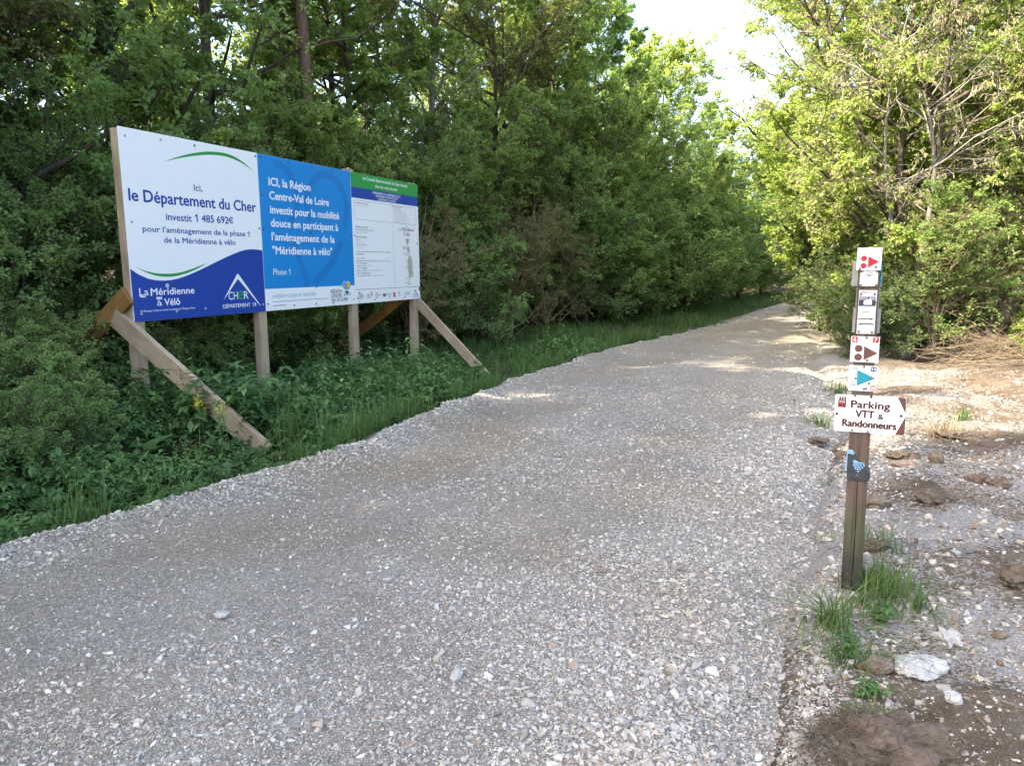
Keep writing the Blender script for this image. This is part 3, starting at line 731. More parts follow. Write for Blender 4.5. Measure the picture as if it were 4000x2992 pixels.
for k, x, y, sc, lab in (
 ('shaded_shrub', 6.1, 12.3, .58, 'dark green bush at the right edge of the path, left of the signpost plates'),
 ('shaded_shrub', 7.0, 14.6, .85, 'dark green bush further along the right edge of the path'),
 ('shaded_shrub', 8.2, 17.6, 1.0, 'third dark bush along the right edge of the path'),
 ('shaded_shrub', 11.2, 25.6, 1.2, 'far bush along the right edge of the path'),
 ('shaded_shrub', 14.4, 32.0, 1.5, 'farther bush on the right where the path narrows'),
 ('shaded_shrub', 18.6, 39.5, 1.7, 'last bush on the right before the path disappears'),
 ('thicket', 7.3, 12.6, .78, 'thicket of dry stems right behind the signpost plates'),
 ('thicket', 8.9, 13.0, .85, 'thicket in shade to the right of the signpost'),
 ('thicket', 10.5, 12.9, .9, 'thicket above the heap of brushwood'),
 ('thicket', 12.2, 12.4, .95, 'thicket at the right edge above the brushwood'),
 ('shaded_shrub', 10.4, 21.8, 1.2, 'round bush in the gap between near and far bushes of the right edge'),
 ('thicket', 10.2, 16.4, 1.2, 'tall dark thicket inside the right wood'),
 ('thicket', 13.6, 16.2, 1.2, 'tall dark thicket at the back of the right corner'),
 ('pale_bush', 8.6, 11.9, .6, 'low pale green bush behind the brushwood heap'),
 ('pale_bush', 8.2, 10.9, .5, 'small bright green bush growing through the brushwood')):
    plant(k, {'pale_bush': 'low_bush', 'thicket': 'thicket'}.get(k, 'bush'), x, y, lab, 'bush', 'bushes of the right wood', sc, crown='foliage', trunk='stems')
#PART3
# ------------------------------------------------------------------ low growth on the verges
def blade_leaf(L, W, n=3, droop=.35, heart=0.):
    """one leaf along +X: rows of (left, mid, right) vertices; returns verts, tris"""
    t = np.linspace(0, 1, n + 2); prof = np.sin(np.pi * (t ** (.62 - .2 * heart))) * W * .5; prof[0] = W * .06; prof[-1] = 0
    V = []
    for a, b in zip(t, prof):
        z = -droop * L * a ** 2
        V += [[L * a, -b, z + .25 * b], [L * a, 0, z], [L * a, b, z + .25 * b]]
    F = []
    for i in range(n + 1):
        o = i * 3
        for j in (0, 1): F += [[o + j, o + j + 1, o + j + 4], [o + j, o + j + 4, o + j + 3]]
    return np.array(V), np.array(F)

def rotm(az, el=0., roll=0.):
    ca, sa, ce, se, cr, sr = math.cos(az), math.sin(az), math.cos(el), math.sin(el), math.cos(roll), math.sin(roll)
    Rz = np.array([[ca, -sa, 0], [sa, ca, 0], [0, 0, 1]]); Ry = np.array([[ce, 0, -se], [0, 1, 0], [se, 0, ce]]); Rx = np.array([[1, 0, 0], [0, cr, -sr], [0, sr, cr]])
    return Rz @ Ry @ Rx

class Plant:
    def __init__(s): s.V = []; s.F = []; s.T = []; s.n = 0
    def add(s, V, F, tint): s.V.append(V); s.F.append(np.asarray(F) + s.n); s.T.append(np.full(len(V), tint)); s.n += len(V)
    def leaf(s, p, az, el, L, W, tint, n=2, droop=.35, roll=0., heart=0.):
        V, F = blade_leaf(L, W, n, droop, heart); s.add(V @ rotm(az, el, roll).T + p, F, tint)
    def stem(s, pts, r, tint):
        pts = np.asarray(pts, float)[None]; v, f = tubes(pts, np.linspace(r, r * .5, pts.shape[1])[None], 3)
        s.add(v, np.concatenate([f[:, [0, 1, 2]], f[:, [0, 2, 3]]]), tint)
    def done(s): return np.concatenate(s.V), np.concatenate(s.F), np.concatenate(s.T)

def nettle(rng, h):
    p = Plant(); bx, by = rng.normal(0, .12, 2) * h
    f = lambda t: np.array([bx * t * t, by * t * t, h * t])
    p.stem([f(t) for t in np.linspace(0, 1, 4)], .004, .35); az = rng.uniform(0, 6)
    k = int(h / .055)
    for i in range(1, k + 1):
        t = i / k; L = .085 * (1.15 - .75 * t) * rng.uniform(.8, 1.2) + .012; az += 1.57
        for q in (0, math.pi): p.leaf(f(t), az + q + rng.normal(0, .2), rng.uniform(-.25, .35), L, L * .58, np.clip(.25 + .4 * t + rng.normal(0, .12), 0, 1), 2, .3, rng.normal(0, .25))
    return p.done()
def dock(rng, h):
    p = Plant(); n = rng.integers(6, 11)
    for i in range(n):
        az = i * 2.4 + rng.normal(0, .3); L = h * rng.uniform(.5, 1.0); el = rng.uniform(.35, 1.2)
        b = np.array([math.cos(az) * math.cos(el), math.sin(az) * math.cos(el), math.sin(el)]) * L * .35
        p.stem([[0, 0, 0], b], .004, .4); p.leaf(b, az, el - .3, L, L * rng.uniform(.5, .75), np.clip(.4 + rng.normal(0, .15), 0, 1), 4, .5, rng.normal(0, .25), 1.)
    return p.done()
def vetch(rng, h):
    p = Plant()
    for k in range(rng.integers(5, 9)):
        az = rng.uniform(0, 6.28); el = rng.uniform(.5, 1.35); L = h * rng.uniform(.6, 1.1)
        d = np.array([math.cos(az) * math.cos(el), math.sin(az) * math.cos(el), math.sin(el)])
        g = lambda t: d * L * t + np.array([0, 0, -.25 * L * t * t])
        p.stem([g(0), g(.5), g(1)], .0025, .4)
        for t in np.linspace(.25, 1, 7):
            for s in (-1, 1): p.leaf(g(t), az + s * 1.25, .15 + rng.normal(0, .2), L * .17 * (1.2 - .5 * t) + .012, L * .075 + .006, np.clip(.35 + .25 * t + rng.normal(0, .1), 0, 1), 1, .3, rng.normal(0, .3))
    return p.done()
def cleavers(rng, h):
    p = Plant()
    for k in range(rng.integers(10, 18)):
        q = np.array([rng.normal(0, h * .35), rng.normal(0, h * .35), rng.uniform(.1, .9) * h])
        p.stem([[q[0] * .3, q[1] * .3, 0], q * .6, q], .002, .35)
        for i in range(6): p.leaf(q, i * 1.05 + rng.normal(0, .2), rng.normal(.1, .4), h * rng.uniform(.10, .17) + .015, h * .085 + .008, np.clip(.4 + rng.normal(0, .2), 0, 1), 1, .4)
    return p.done()
def tuft(rng, h, n=26, spread=.05, w=.006, lean=.5):
    P0 = np.stack([rng.normal(0, spread, n), rng.normal(0, spread, n), np.zeros(n)], -1); az = rng.uniform(0, 6.28, n)
    L = h * rng.uniform(.55, 1.15, n); bend = rng.gamma(2., lean / 2, n); t = np.linspace(0, 1, 5)
    D = np.stack([np.cos(az), np.sin(az)], -1); VV = []
    for k, tt in enumerate(t):
        out = (bend * L * tt ** 1.8)[:, None] * D * .8; z = L * tt * (1 - .42 * np.clip(bend, 0, 1.6) * tt)
        c = P0 + np.concatenate([out, z[:, None]], 1); sd = np.stack([-D[:, 1], D[:, 0], np.zeros(n)], -1) * (w * (1 - tt ** 2.2) * .5 + .0004)
        VV += [c - sd, c + sd]
    V = np.stack(VV, 1).reshape(-1, 3); b = np.arange(n)[:, None] * 10
    F = np.concatenate([np.concatenate([b + [2 * i, 2 * i + 1, 2 * i + 3], b + [2 * i, 2 * i + 3, 2 * i + 2]]) for i in range(4)])
    return V, F, np.repeat(np.clip(rng.normal(.45, .22, n), 0, 1), 10)

def bake(name, protos, x, y, sc, rng, material, label, kind='stuff', hfun=ground_h, dz=-.02, tints=None):
    VV, FF, TT, off = [], [], [], 0
    z = hfun(x, y) + dz; pick = rng.integers(0, len(protos), len(x)); a = rng.uniform(0, 6.28, len(x))
    for k, (V, F, T) in enumerate(protos):
        i = np.where(pick == k)[0]
        if not len(i): continue
        c, s = np.cos(a[i])[:, None], np.sin(a[i])[:, None]; q = sc[i][:, None]
        W = np.stack([(V[None, :, 0] * c - V[None, :, 1] * s) * q + x[i][:, None], (V[None, :, 0] * s + V[None, :, 1] * c) * q + y[i][:, None], V[None, :, 2] * q + z[i][:, None]], -1)
        VV.append(W.reshape(-1, 3)); FF.append((F[None] + np.arange(len(i))[:, None, None] * len(V) + off).reshape(-1, 3))
        TT.append(np.clip(np.tile(T, len(i)) + np.repeat(rng.normal(0, .17, len(i)), len(V)), 0, 1)); off += len(i) * len(V)
    me = new_mesh(name, np.concatenate(VV), [np.concatenate(FF)], material, attrs={'tint': np.concatenate(TT)})
    o = obj(name, me); tag(o, label, kind=kind); return o

def verge():
    rng = np.random.default_rng(91)
    nets = [nettle(rng, h) for h in (.28, .36, .45, .52, .6)]; docks = [dock(rng, h) for h in (.18, .24, .3)]
    vet = [vetch(rng, h) for h in (.25, .32, .4)]; clv = [cleavers(rng, h) for h in (.22, .3, .38, .45)]
    tuf = [tuft(rng, h, 24, .05, .007, .55) for h in (.28, .38, .5)]; far = [tuft(rng, .26, 14, .10, .010, .8) for _ in range(3)]
    # leafy weeds from the lip of the path up to the bank
    n = 5200; s = rng.uniform(-1.5, 13.5, n); l = edge_l(s) - .12 - 5.2 * rng.random(n) ** 1.15; x, y = P(s, l)
    k = rng.random(n) < np.clip(.72 + 1.0 * noise(x, y, 1.1, 92), .12, 1)
    bare = np.hypot(s - 6.0, l + 6.9) < .8; k &= ~(bare & (rng.random(n) < .75)); x, y, s, l = x[k], y[k], s[k], l[k]
    lip = edge_l(s) - l
    patch = (.72 + .28 * smooth(3, 7, s)) * np.clip(1 + 1.5 * noise(x, y, 1.3, 95) + .6 * noise(x, y, .5, 96), .45, 1.9)
    patch = patch * (1 + .7 * smooth(1.4, 2.6, lip) * (1 - smooth(6.5, 8, s))) * (1 - .4 * smooth(8, 9.5, s) * smooth(1., 1.6, lip))
    foot = (np.hypot(s - 4.7, l + 5.35) < .85) | (np.hypot(s - 10.7, l + 6.2) < .75)                     # the plank brace keeps its foot clear
    sc = (.5 + .5 * smooth(0, .8, lip)) * rng.uniform(.7, 1.3, len(x)) * patch * np.where(foot, .45, 1)
    bake('undergrowth', nets + docks + vet + vet + clv + clv, x, y, sc, rng, M_weed, 'dark green nettles, dock, vetch and other weeds filling the ditch under the signboard')
    n = 2700; s = rng.uniform(-1.5, 15, n); l = edge_l(s) - .1 - 4.5 * rng.random(n) ** 1.9; x, y = P(s, l)
    k = rng.random(n) < np.clip(.35 + 1.5 * noise(x, y, 1.4, 93) + .4 * smooth(7, 12, s), .03, 1); k &= (np.hypot(s - 4.7, l + 5.35) > .75) & (np.hypot(s - 10.6, l + 6.1) > .75); x, y = x[k], y[k]
    m = 1100; sm = rng.uniform(0, 22, m); lm = edge_l(sm) + rng.normal(.0, .09, m); xm, ym = P(sm, lm); km = rng.random(m) < np.clip(.25 + 1.5 * noise(xm, ym, .8, 97), .02, 1)
    bake('edge_grass', [tuft(rng, h, 12, .03, .006, .9) for h in (.12, .18, .24)], xm[km], ym[km], rng.uniform(.6, 1.3, km.sum()), rng, M_grass, 'short grass creeping over the left edge of the gravel', hfun=lambda a, b: path_h(*sl(a, b)))
    n = 4200; s = 13 + 33 * rng.random(n) ** 1.4; l = edge_l(s) - .25 - 3.4 * rng.random(n); xf, yf = P(s, l)
    bake('grass', tuf, x, y, rng.uniform(.45, 1.2, len(x)), rng, M_grass, 'long green grass growing in tufts among the ditch weeds')
    kf = rng.random(len(xf)) < np.clip(.75 + 1.4 * noise(xf, yf, 1.2, 98), .1, 1); xf, yf = xf[kf], yf[kf]
    bake('verge_grass', far, xf, yf, rng.uniform(.4, 1.5, len(xf)) * np.clip(1 + 1.2 * noise(xf, yf, .9, 99), .5, 1.6), rng, M_grass, 'green grass verge between the path and the left wood beyond the signboard')
    # low plants on the floor of both woods
    n = 3600; s = rng.uniform(-4, 26, n); l = -9.2 - 11 * rng.random(n); xa, ya = P(s, l)
    m = 900; r = rng.uniform(15.5, 24, m); a = np.radians(rng.uniform(24, 46, m)); xb, yb = r * np.sin(a), r * np.cos(a)
    sb, lb = sl(xb, yb); ok = lb - edge_r(sb) > .8
    xa = np.concatenate([xa, xb[ok]]); ya = np.concatenate([ya, yb[ok]])
    bake('ground_cover', clv + vet, xa, ya, rng.uniform(.8, 1.4, len(xa)), rng, M_weed, 'low leafy plants covering the floor of the woods')
    # dead twigs, roots and straw lying on the turned earth
    n = 2600; r = rng.uniform(1.9, 12, n); a = np.radians(rng.uniform(10, 46, n)); x, y = r * np.sin(a), r * np.cos(a); s, l = sl(x, y)
    k = (l - edge_r(s) > .15) & (rng.random(n) < np.clip(.25 + 1.6 * noise(x, y, .8, 94), .02, 1)); x, y = x[k], y[k]
    D = unit(np.stack([rng.normal(0, 1, len(x)), rng.normal(0, 1, len(x)), rng.normal(.1, .22, len(x))], -1))
    Q = curve_pts(np.stack([x, y, ground_h(x, y) + .01], -1), D, rng.uniform(.05, .28, len(x)), 5, -.1, .2, rng)
    v, f = tubes(Q, rng.uniform(.0012, .003, len(x))[:, None] * np.linspace(1, .5, 5)[None], 3)
    tag(obj('straw', new_mesh('straw', v, [f], M_twig_dry)), 'dry straw, roots and broken twigs lying on the brown earth', kind='stuff')
verge()

def tuft_thing(name, x, y, label, cat, h, n, spread, w, lean, seed, material=None, group=None):
    rng = np.random.default_rng(seed); V, F, T = tuft(rng, h, n, spread, w, lean)
    s, l = sl(x, y); inp = edge_l(np.array([s]))[0] < l < edge_r(np.array([s]))[0]
    z = float(path_h(np.array([s]), np.array([l]))[0]) if inp else float(ground_h(np.array([x]), np.array([y]))[0])
    o = obj(name, new_mesh(name, V, [F], material or M_grass, attrs={'tint': T}), loc=(x, y, z - .015))
    return tag(o, label, cat, group)
GT = 'grass tufts on the right verge'
tuft_thing('grass_tuft', 1.84, 3.42, 'thick green grass tuft hugging the right side of the signpost foot', 'grass tuft', .19, 300, .085, .006, .6, 1, group=GT)
tuft_thing('grass_tuft', 1.72, 3.22, 'green grass tuft in front of the signpost foot', 'grass tuft', .12, 130, .07, .005, .9, 2, group=GT)
tuft_thing('grass_tuft', 1.44, 3.06, 'long bladed blue green grass tuft leaning over the gravel before the signpost', 'grass tuft', .30, 75, .04, .007, 1.3, 3, group=GT)
tuft_thing('grass_tuft', 1.36, 2.76, 'small grass tuft with long low blades left of the brown rock', 'grass tuft', .22, 50, .04, .006, 1.3, 4, group=GT)
tuft_thing('grass_tuft', 1.88, 3.16, 'sparse grass tuft on the earth right of the signpost foot', 'grass tuft', .20, 26, .03, .008, .9, 5, group=GT)
tuft_thing('grass_tuft', 1.25, 2.38, 'little grass tuft between the brown rock and the clump of turf', 'grass tuft', .12, 26, .03, .006, 1.0, 6, group=GT)
tuft_thing('grass_tuft', 1.88, 4.12, 'small grass tuft on the gravel behind the signpost, left side', 'grass tuft', .16, 40, .03, .006, .8, 7, group=GT)
tuft_thing('grass_tuft', 2.10, 3.95, 'small weedy grass tuft behind the signpost, right side', 'grass tuft', .20, 30, .05, .008, .9, 8, group=GT)
tuft_thing('grass_tuft', 4.56, 7.25, 'bright green grass tuft in the sunlit earth right of the arrow sign', 'grass tuft', .18, 50, .05, .008, .7, 9, group=GT)
tuft_thing('dry_grass_tuft', 3.97, 6.54, 'bleached dry grass tuft lying on a soil clod right of the arrow sign', 'grass tuft', .30, 90, .07, .006, .9, 10, M_drygrass, GT)
tuft_thing('grass_tuft', 3.05, 7.1, 'yellowish grass tuft at the gravel edge left of the arrow sign', 'grass tuft', .20, 50, .06, .008, .8, 11, group=GT)
tuft_thing('grass_tuft', 4.26, 9.38, 'dark grass tuft at the path edge left of the blue arrow plate', 'grass tuft', .28, 110, .14, .010, .8, 12, group=GT)
tuft_thing('grass_tuft', 2.42, 5.35, 'thin grass tuft on the gravel left of the grape plate', 'grass tuft', .17, 30, .05, .005, .7, 13, group=GT)
for (x, y, h, lab, sd) in ((-2.88, 4.62, .62, 'tall grass stalk standing alone at the left end of the ditch', 21), (-2.72, 4.70, .52, 'shorter leaning grass stalk beside the tall one at the left end of the ditch', 22)):
    tuft_thing('grass_stalk', x, y, lab, 'grass stalk', h, 6, .012, .011, .22, sd, group='grass stalks in the ditch')
for (s, l, h, lab, sd) in ((5.2, -5.3, .75, 'tall grass clump in the ditch left of the plank brace', 23), (7.6, -6.2, .7, 'tall grass clump in the ditch between the two plank braces', 24), (9.5, -6.6, .6, 'tall grass clump left of the foot of the right plank brace', 25), (11.9, -6.1, .65, 'grass clump beyond the foot of the right plank brace', 26)):
    x, y = P(s, l); tuft_thing('grass_clump', x, y, lab, 'grass clump', h, 60, .07, .009, .45, sd, group='tall grass clumps in the ditch')

# small weed rosettes at the post foot
def weed_thing(name, x, y, label, cat, fn, h, seed, group=None, scale=1.):
    rng = np.random.default_rng(seed); V, F, T = fn(rng, h)
    o = obj(name, new_mesh(name, V, [F], M_weed, attrs={'tint': T}), loc=(x, y, float(ground_h(np.array([x]), np.array([y]))[0]) - .01)); o.scale = (scale,) * 3
    return tag(o, label, cat, group)
for x, y, h, lab, sd in ((1.66, 3.08, .09, 'lobed green weed in front of the signpost foot', 31), (1.40, 2.84, .07, 'small green weed left of the brown rock', 32), (1.33, 2.52, .06, 'tiny green weed in front of the brown rock', 33)):
    weed_thing('weed', x, y, lab, 'weed', cleavers, h * 1.3, sd, 'weeds at the signpost')
for s, l, h, fn, lab, sd in ((5.75, -5.55, .42, dock, 'broad leaved dock plant beside the foot of the left plank brace', 41), (6.35, -5.35, .40, dock, 'broad leaved plant in front of the foot of the left plank brace', 42), (5.2, -6.6, .5, dock, 'big leaved plant at the foot of the post of the white panel', 43),
                             (6.9, -5.6, .55, nettle, 'leafy nettle right of the foot of the left plank brace', 44), (7.0, -5.25, .5, nettle, 'shorter nettle at the path lip right of the left plank brace', 45), (4.3, -5.2, .55, nettle, 'nettle in the ditch below the white panel', 46), (10.4, -6.3, .5, dock, 'leafy plant before the post at the right end of the signboard', 47)):
    x, y = P(s, l); weed_thing('weed', x, y, lab, 'weed', fn, h, sd, 'large weeds in the ditch', 1.15)
for s, l, sc, lab in ((5.9, -8.1, 1.0, 'light green sapling under the white panel between two posts'), (3.2, -7.6, .9, 'leafy sapling at the left of the white panel'), (9.0, -8.4, .8, 'small sapling under the notice panel')):
    plant('sapling', 'sapling', *P(s, l), lab, 'sapling', 'saplings under the signboard', sc, crown='foliage', trunk='stem')

M_yellow = plain('mustard_petals', (.72, .55, .02), .6, .15, 30)
def mustard(x, y, h, seed, label, lean):
    rng = np.random.default_rng(seed); z = float(ground_h(np.array([x]), np.array([y]))[0])
    t = empty('mustard_plant', (x, y, z - .02), 0, label, 'wildflower', 'yellow wildflowers by the brace')
    p = Plant(); f = lambda u: np.array([lean[0] * u ** 1.5, lean[1] * u ** 1.5, h * u])
    p.stem([f(u) for u in np.linspace(0, 1, 6)], .005, .5); tips = [f(1)]
    for i in range(3):
        a = rng.uniform(0, 6.28); u = rng.uniform(.7, .88); e = f(u) + np.array([math.cos(a) * .06, math.sin(a) * .06, h * .2]); p.stem([f(u), (f(u) + e) / 2 + np.array([0, 0, -.01]), e], .003, .5); tips.append(e)
    for u in np.linspace(.12, .75, 7):
        L = .16 * (1 - .8 * u) + .02; p.leaf(f(u), rng.uniform(0, 6.28), rng.uniform(-.1, .5), L, L * .5, .4, 3, .5, 0, 1)
    V, F, T = p.done(); obj('stem', new_mesh('mustard_stem', V, [F], M_weed, attrs={'tint': T}), t)
    for e in tips:
        q = Plant()
        for k in range(9):
            c = e + rng.normal(0, .008, 3) + np.array([0, 0, rng.uniform(-.02, .008)])
            q.stem([e - np.array([0, 0, .02]), c], .001, .5)
            for m in range(4): q.leaf(c, m * 1.57 + k, .35, .009, .008, .5, 1, .2)
        V, F, T = q.done(); obj('flower', new_mesh('mustard_flower', V, [F], M_yellow), t)
for i, (u, n_, h, lab) in enumerate(((-.67, 1.5, .62, 'yellow mustard plant in front of the plank brace, leftmost and tallest'), (-.57, 1.5, .58, 'yellow mustard plant in front of the plank brace, with the largest bloom'), (-.43, 1.5, .55, 'slim yellow mustard plant crossing the top edge of the plank brace'), (-.29, 1.5, .52, 'yellow mustard plant right of the plank brace'))):
    th_ = math.radians(23.09); bx = -4.0 + u * math.sin(th_) + n_ * math.cos(th_); by = 7.7475 + u * math.cos(th_) - n_ * math.sin(th_)
    mustard(bx, by, h, 70 + i, lab, (.05 * (-1) ** i, -.04))
#PART4
# ------------------------------------------------------------------ printed things: flat shapes and lettering
M_plank = wood_mat('sawn_plank', (.27, .20, .13), (.48, .38, .265))
M_plank_warm = wood_mat('stained_plank', (.15, .08, .025), (.27, .15, .045))
M_white = plain('panel_white', (.80, .80, .79), .45, .015, 3)
M_grime = plain('weathered_white', (.64, .63, .60), .5, .10, 14)
M_edge = plain('panel_edge', (.30, .31, .33), .5, .05)
PC = {}
def ink(name, col, rough=.42):
    if name not in PC: PC[name] = plain('ink_' + name, col, rough, .02, 3)
    return PC[name]
BLUE, SKY, GREEN, NAVY = (.010, .050, .30), (.006, .22, .56), (.02, .28, .05), (.03, .055, .19)
INKS = {'blue': BLUE, 'sky': SKY, 'sky2': (.005, .175, .475), 'green': GREEN, 'navy': NAVY, 'white': (.80, .80, .80), 'black': (.03, .03, .035), 'grey': (.30, .31, .33), 'lightblue': (.16, .36, .56),
        'yellow': (.75, .52, .03), 'red': (.50, .015, .03), 'maroon': (.085, .022, .02), 'brown': (.13, .06, .045), 'teal': (.02, .27, .33), 'pink': (.48, .19, .15), 'dgreen': (.0, .22, .08), 'sand': (.46, .47, .38), 'purple': (.055, .045, .075), 'lilac': (.27, .26, .34), 'dusty': (.20, .02, .03), 'eu': (.01, .04, .25)}
for k_, c_ in INKS.items(): ink(k_, c_)

_TXT = {}
def text_geo(s):
    """outline of a line of lettering, size 1, baseline at 0"""
    return _TXT[s]
TEXT_JOBS = []
class Print:
    """shapes in panel metres (u to the right, v up), in thin layers in front of the panel face"""
    def __init__(s, y0): s.g = Geo(); s.mats = []; s.y0 = y0; s.txt = []
    def mi(s, c):
        if c not in s.mats: s.mats.append(c)
        return s.mats.index(c)
    def lay(s, k): return s.y0 - .0006 * k
    def poly(s, pts, c, k=1):
        V = [[p[0], s.lay(k), p[1]] for p in pts]; s.g.add(V, [list(range(len(pts)))], s.mi(c))
    def strip(s, A, B, c, k=1):
        V = [[p[0], s.lay(k), p[1]] for p in list(A) + list(B)]; n = len(A)
        s.g.add(V, [[i, i + 1, n + i + 1, n + i] for i in range(n - 1)], s.mi(c))
    def rect(s, a, b, c, d, col, k=1): s.poly([(a, b), (c, b), (c, d), (a, d)], col, k)
    def disc(s, x, y, r, c, k=1, ry=None): s.poly([(x + r * math.cos(i * math.pi / 14), y + (ry or r) * math.sin(i * math.pi / 14)) for i in range(28)], c, k)
    def ring(s, x, y, r, w, c, k=1, a0=0, a1=2 * math.pi):
        t = np.linspace(a0, a1, 40); s.strip([(x + r * math.cos(a), y + r * math.sin(a)) for a in t], [(x + (r - w) * math.cos(a), y + (r - w) * math.sin(a)) for a in t], c, k)
    def line(s, pts, w, c, k=1):
        pts = np.array(pts, float); T = np.gradient(pts, axis=0); T /= np.linalg.norm(T, axis=1, keepdims=True); Nn = np.stack([-T[:, 1], T[:, 0]], 1) * w / 2
        s.strip(pts + Nn, pts - Nn, c, k)
    def text(s, t, x0, x1, base, cap, c, bold=0., k=2, rot=0, heavy=0): TEXT_JOBS.append((s, t, x0, x1, base, cap, c, bold, k, rot, heavy))

def run_text_jobs():
    cache = {}
    need = ['H', '1'] + [j[1] for j in TEXT_JOBS] + [j[1][:i + 1] for j in TEXT_JOBS for i, ch in enumerate(j[1]) if ch == '1']
    for t in need:
        if t in cache: continue
        cu = bpy.data.curves.new('t', 'FONT'); cu.body = t; cu.size = 1; cu.resolution_u = 3
        o = bpy.data.objects.new('t', cu); C.objects.link(o); cache[t] = o
    dg = bpy.context.evaluated_depsgraph_get(); geo = {}
    for key, o in cache.items():
        me = bpy.data.meshes.new_from_object(o.evaluated_get(dg)); n = len(me.vertices)
        V = np.zeros(n * 3); me.vertices.foreach_get('co', V); V = V.reshape(-1, 3)
        me.calc_loop_triangles(); F = np.zeros(len(me.loop_triangles) * 3, int); me.loop_triangles.foreach_get('vertices', F)
        geo[key] = (V, F.reshape(-1, 3)); bpy.data.meshes.remove(me)
    for o in cache.values():
        cu = o.data; bpy.data.objects.remove(o); bpy.data.curves.remove(cu)
    H = geo['H'][0][:, 1].max(); w1 = np.ptp(geo['1'][0][:, 0])
    for s, t, x0, x1, base, cap, c, bold, k, rot, heavy in TEXT_JOBS:
        V, F = geo[t]; V = V.copy(); F = F.copy()
        for i, ch in enumerate(t):                     # give every figure one its flag
            if ch == '1':
                xr = geo[t[:i + 1]][0][:, 0].max() - w1; nv = len(V)
                V = np.concatenate([V, [[xr + .01, H, 0], [xr - .17, H - .15, 0], [xr - .17, H - .25, 0], [xr + .01, H - .12, 0]]]); F = np.concatenate([F, [[nv, nv + 1, nv + 2], [nv, nv + 2, nv + 3]]])
        a, b = V[:, 0].min(), V[:, 0].max(); sx = (x1 - x0) / (b - a); sy = cap / H
        r = bold * cap * 1.45 * (1 + .35 * heavy)
        offs = [(0, 0)] + ([(r, 0), (-r, 0), (0, r * .8), (0, -r * .8)] if bold else [])
        for j, (ox, oy) in enumerate(offs):
            X = (V[:, 0] - a) * sx + ox; Y = V[:, 1] * sy + oy
            if rot: X, Y = (Y, -X) if rot > 0 else (-Y, X)        # +: reads downwards
            s.g.add(np.stack([x0 + X, np.full(len(V), s.lay(k) - .00006 * j), base + Y], -1), F, s.mi(c))
    TEXT_JOBS.clear()

def print_obj(name, pr, parent): return obj(name, pr.g.mesh(name, [PC[c] for c in pr.mats]), parent)

def bev_box(name, sx, sy, sz, m, parent, loc, rot=None, bev=.004, centre=True):
    import bmesh
    bm = bmesh.new(); bmesh.ops.create_cube(bm, size=1.); bmesh.ops.scale(bm, vec=(sx, sy, sz), verts=bm.verts)
    if bev: bmesh.ops.bevel(bm, geom=bm.edges[:], offset=bev, segments=1, affect='EDGES')
    me = bpy.data.meshes.new(name); bm.to_mesh(me); bm.free(); me.materials.append(m)
    return obj(name, me, parent, loc, rot)

def screw_mesh(r, m, name='screw'):
    G = Geo(); k = 10; a = np.arange(k) * 2 * np.pi / k
    V = [[r * math.cos(t), 0, r * math.sin(t)] for t in a] + [[r * .8 * math.cos(t), -.004, r * .8 * math.sin(t)] for t in a] + [[0, -.003, 0]]
    G.add(V, [[i, (i + 1) % k, k + (i + 1) % k, k + i] for i in range(k)]); G.add(V, [[k + i, k + (i + 1) % k, 2 * k] for i in range(k)])
    return G.mesh(name, m)

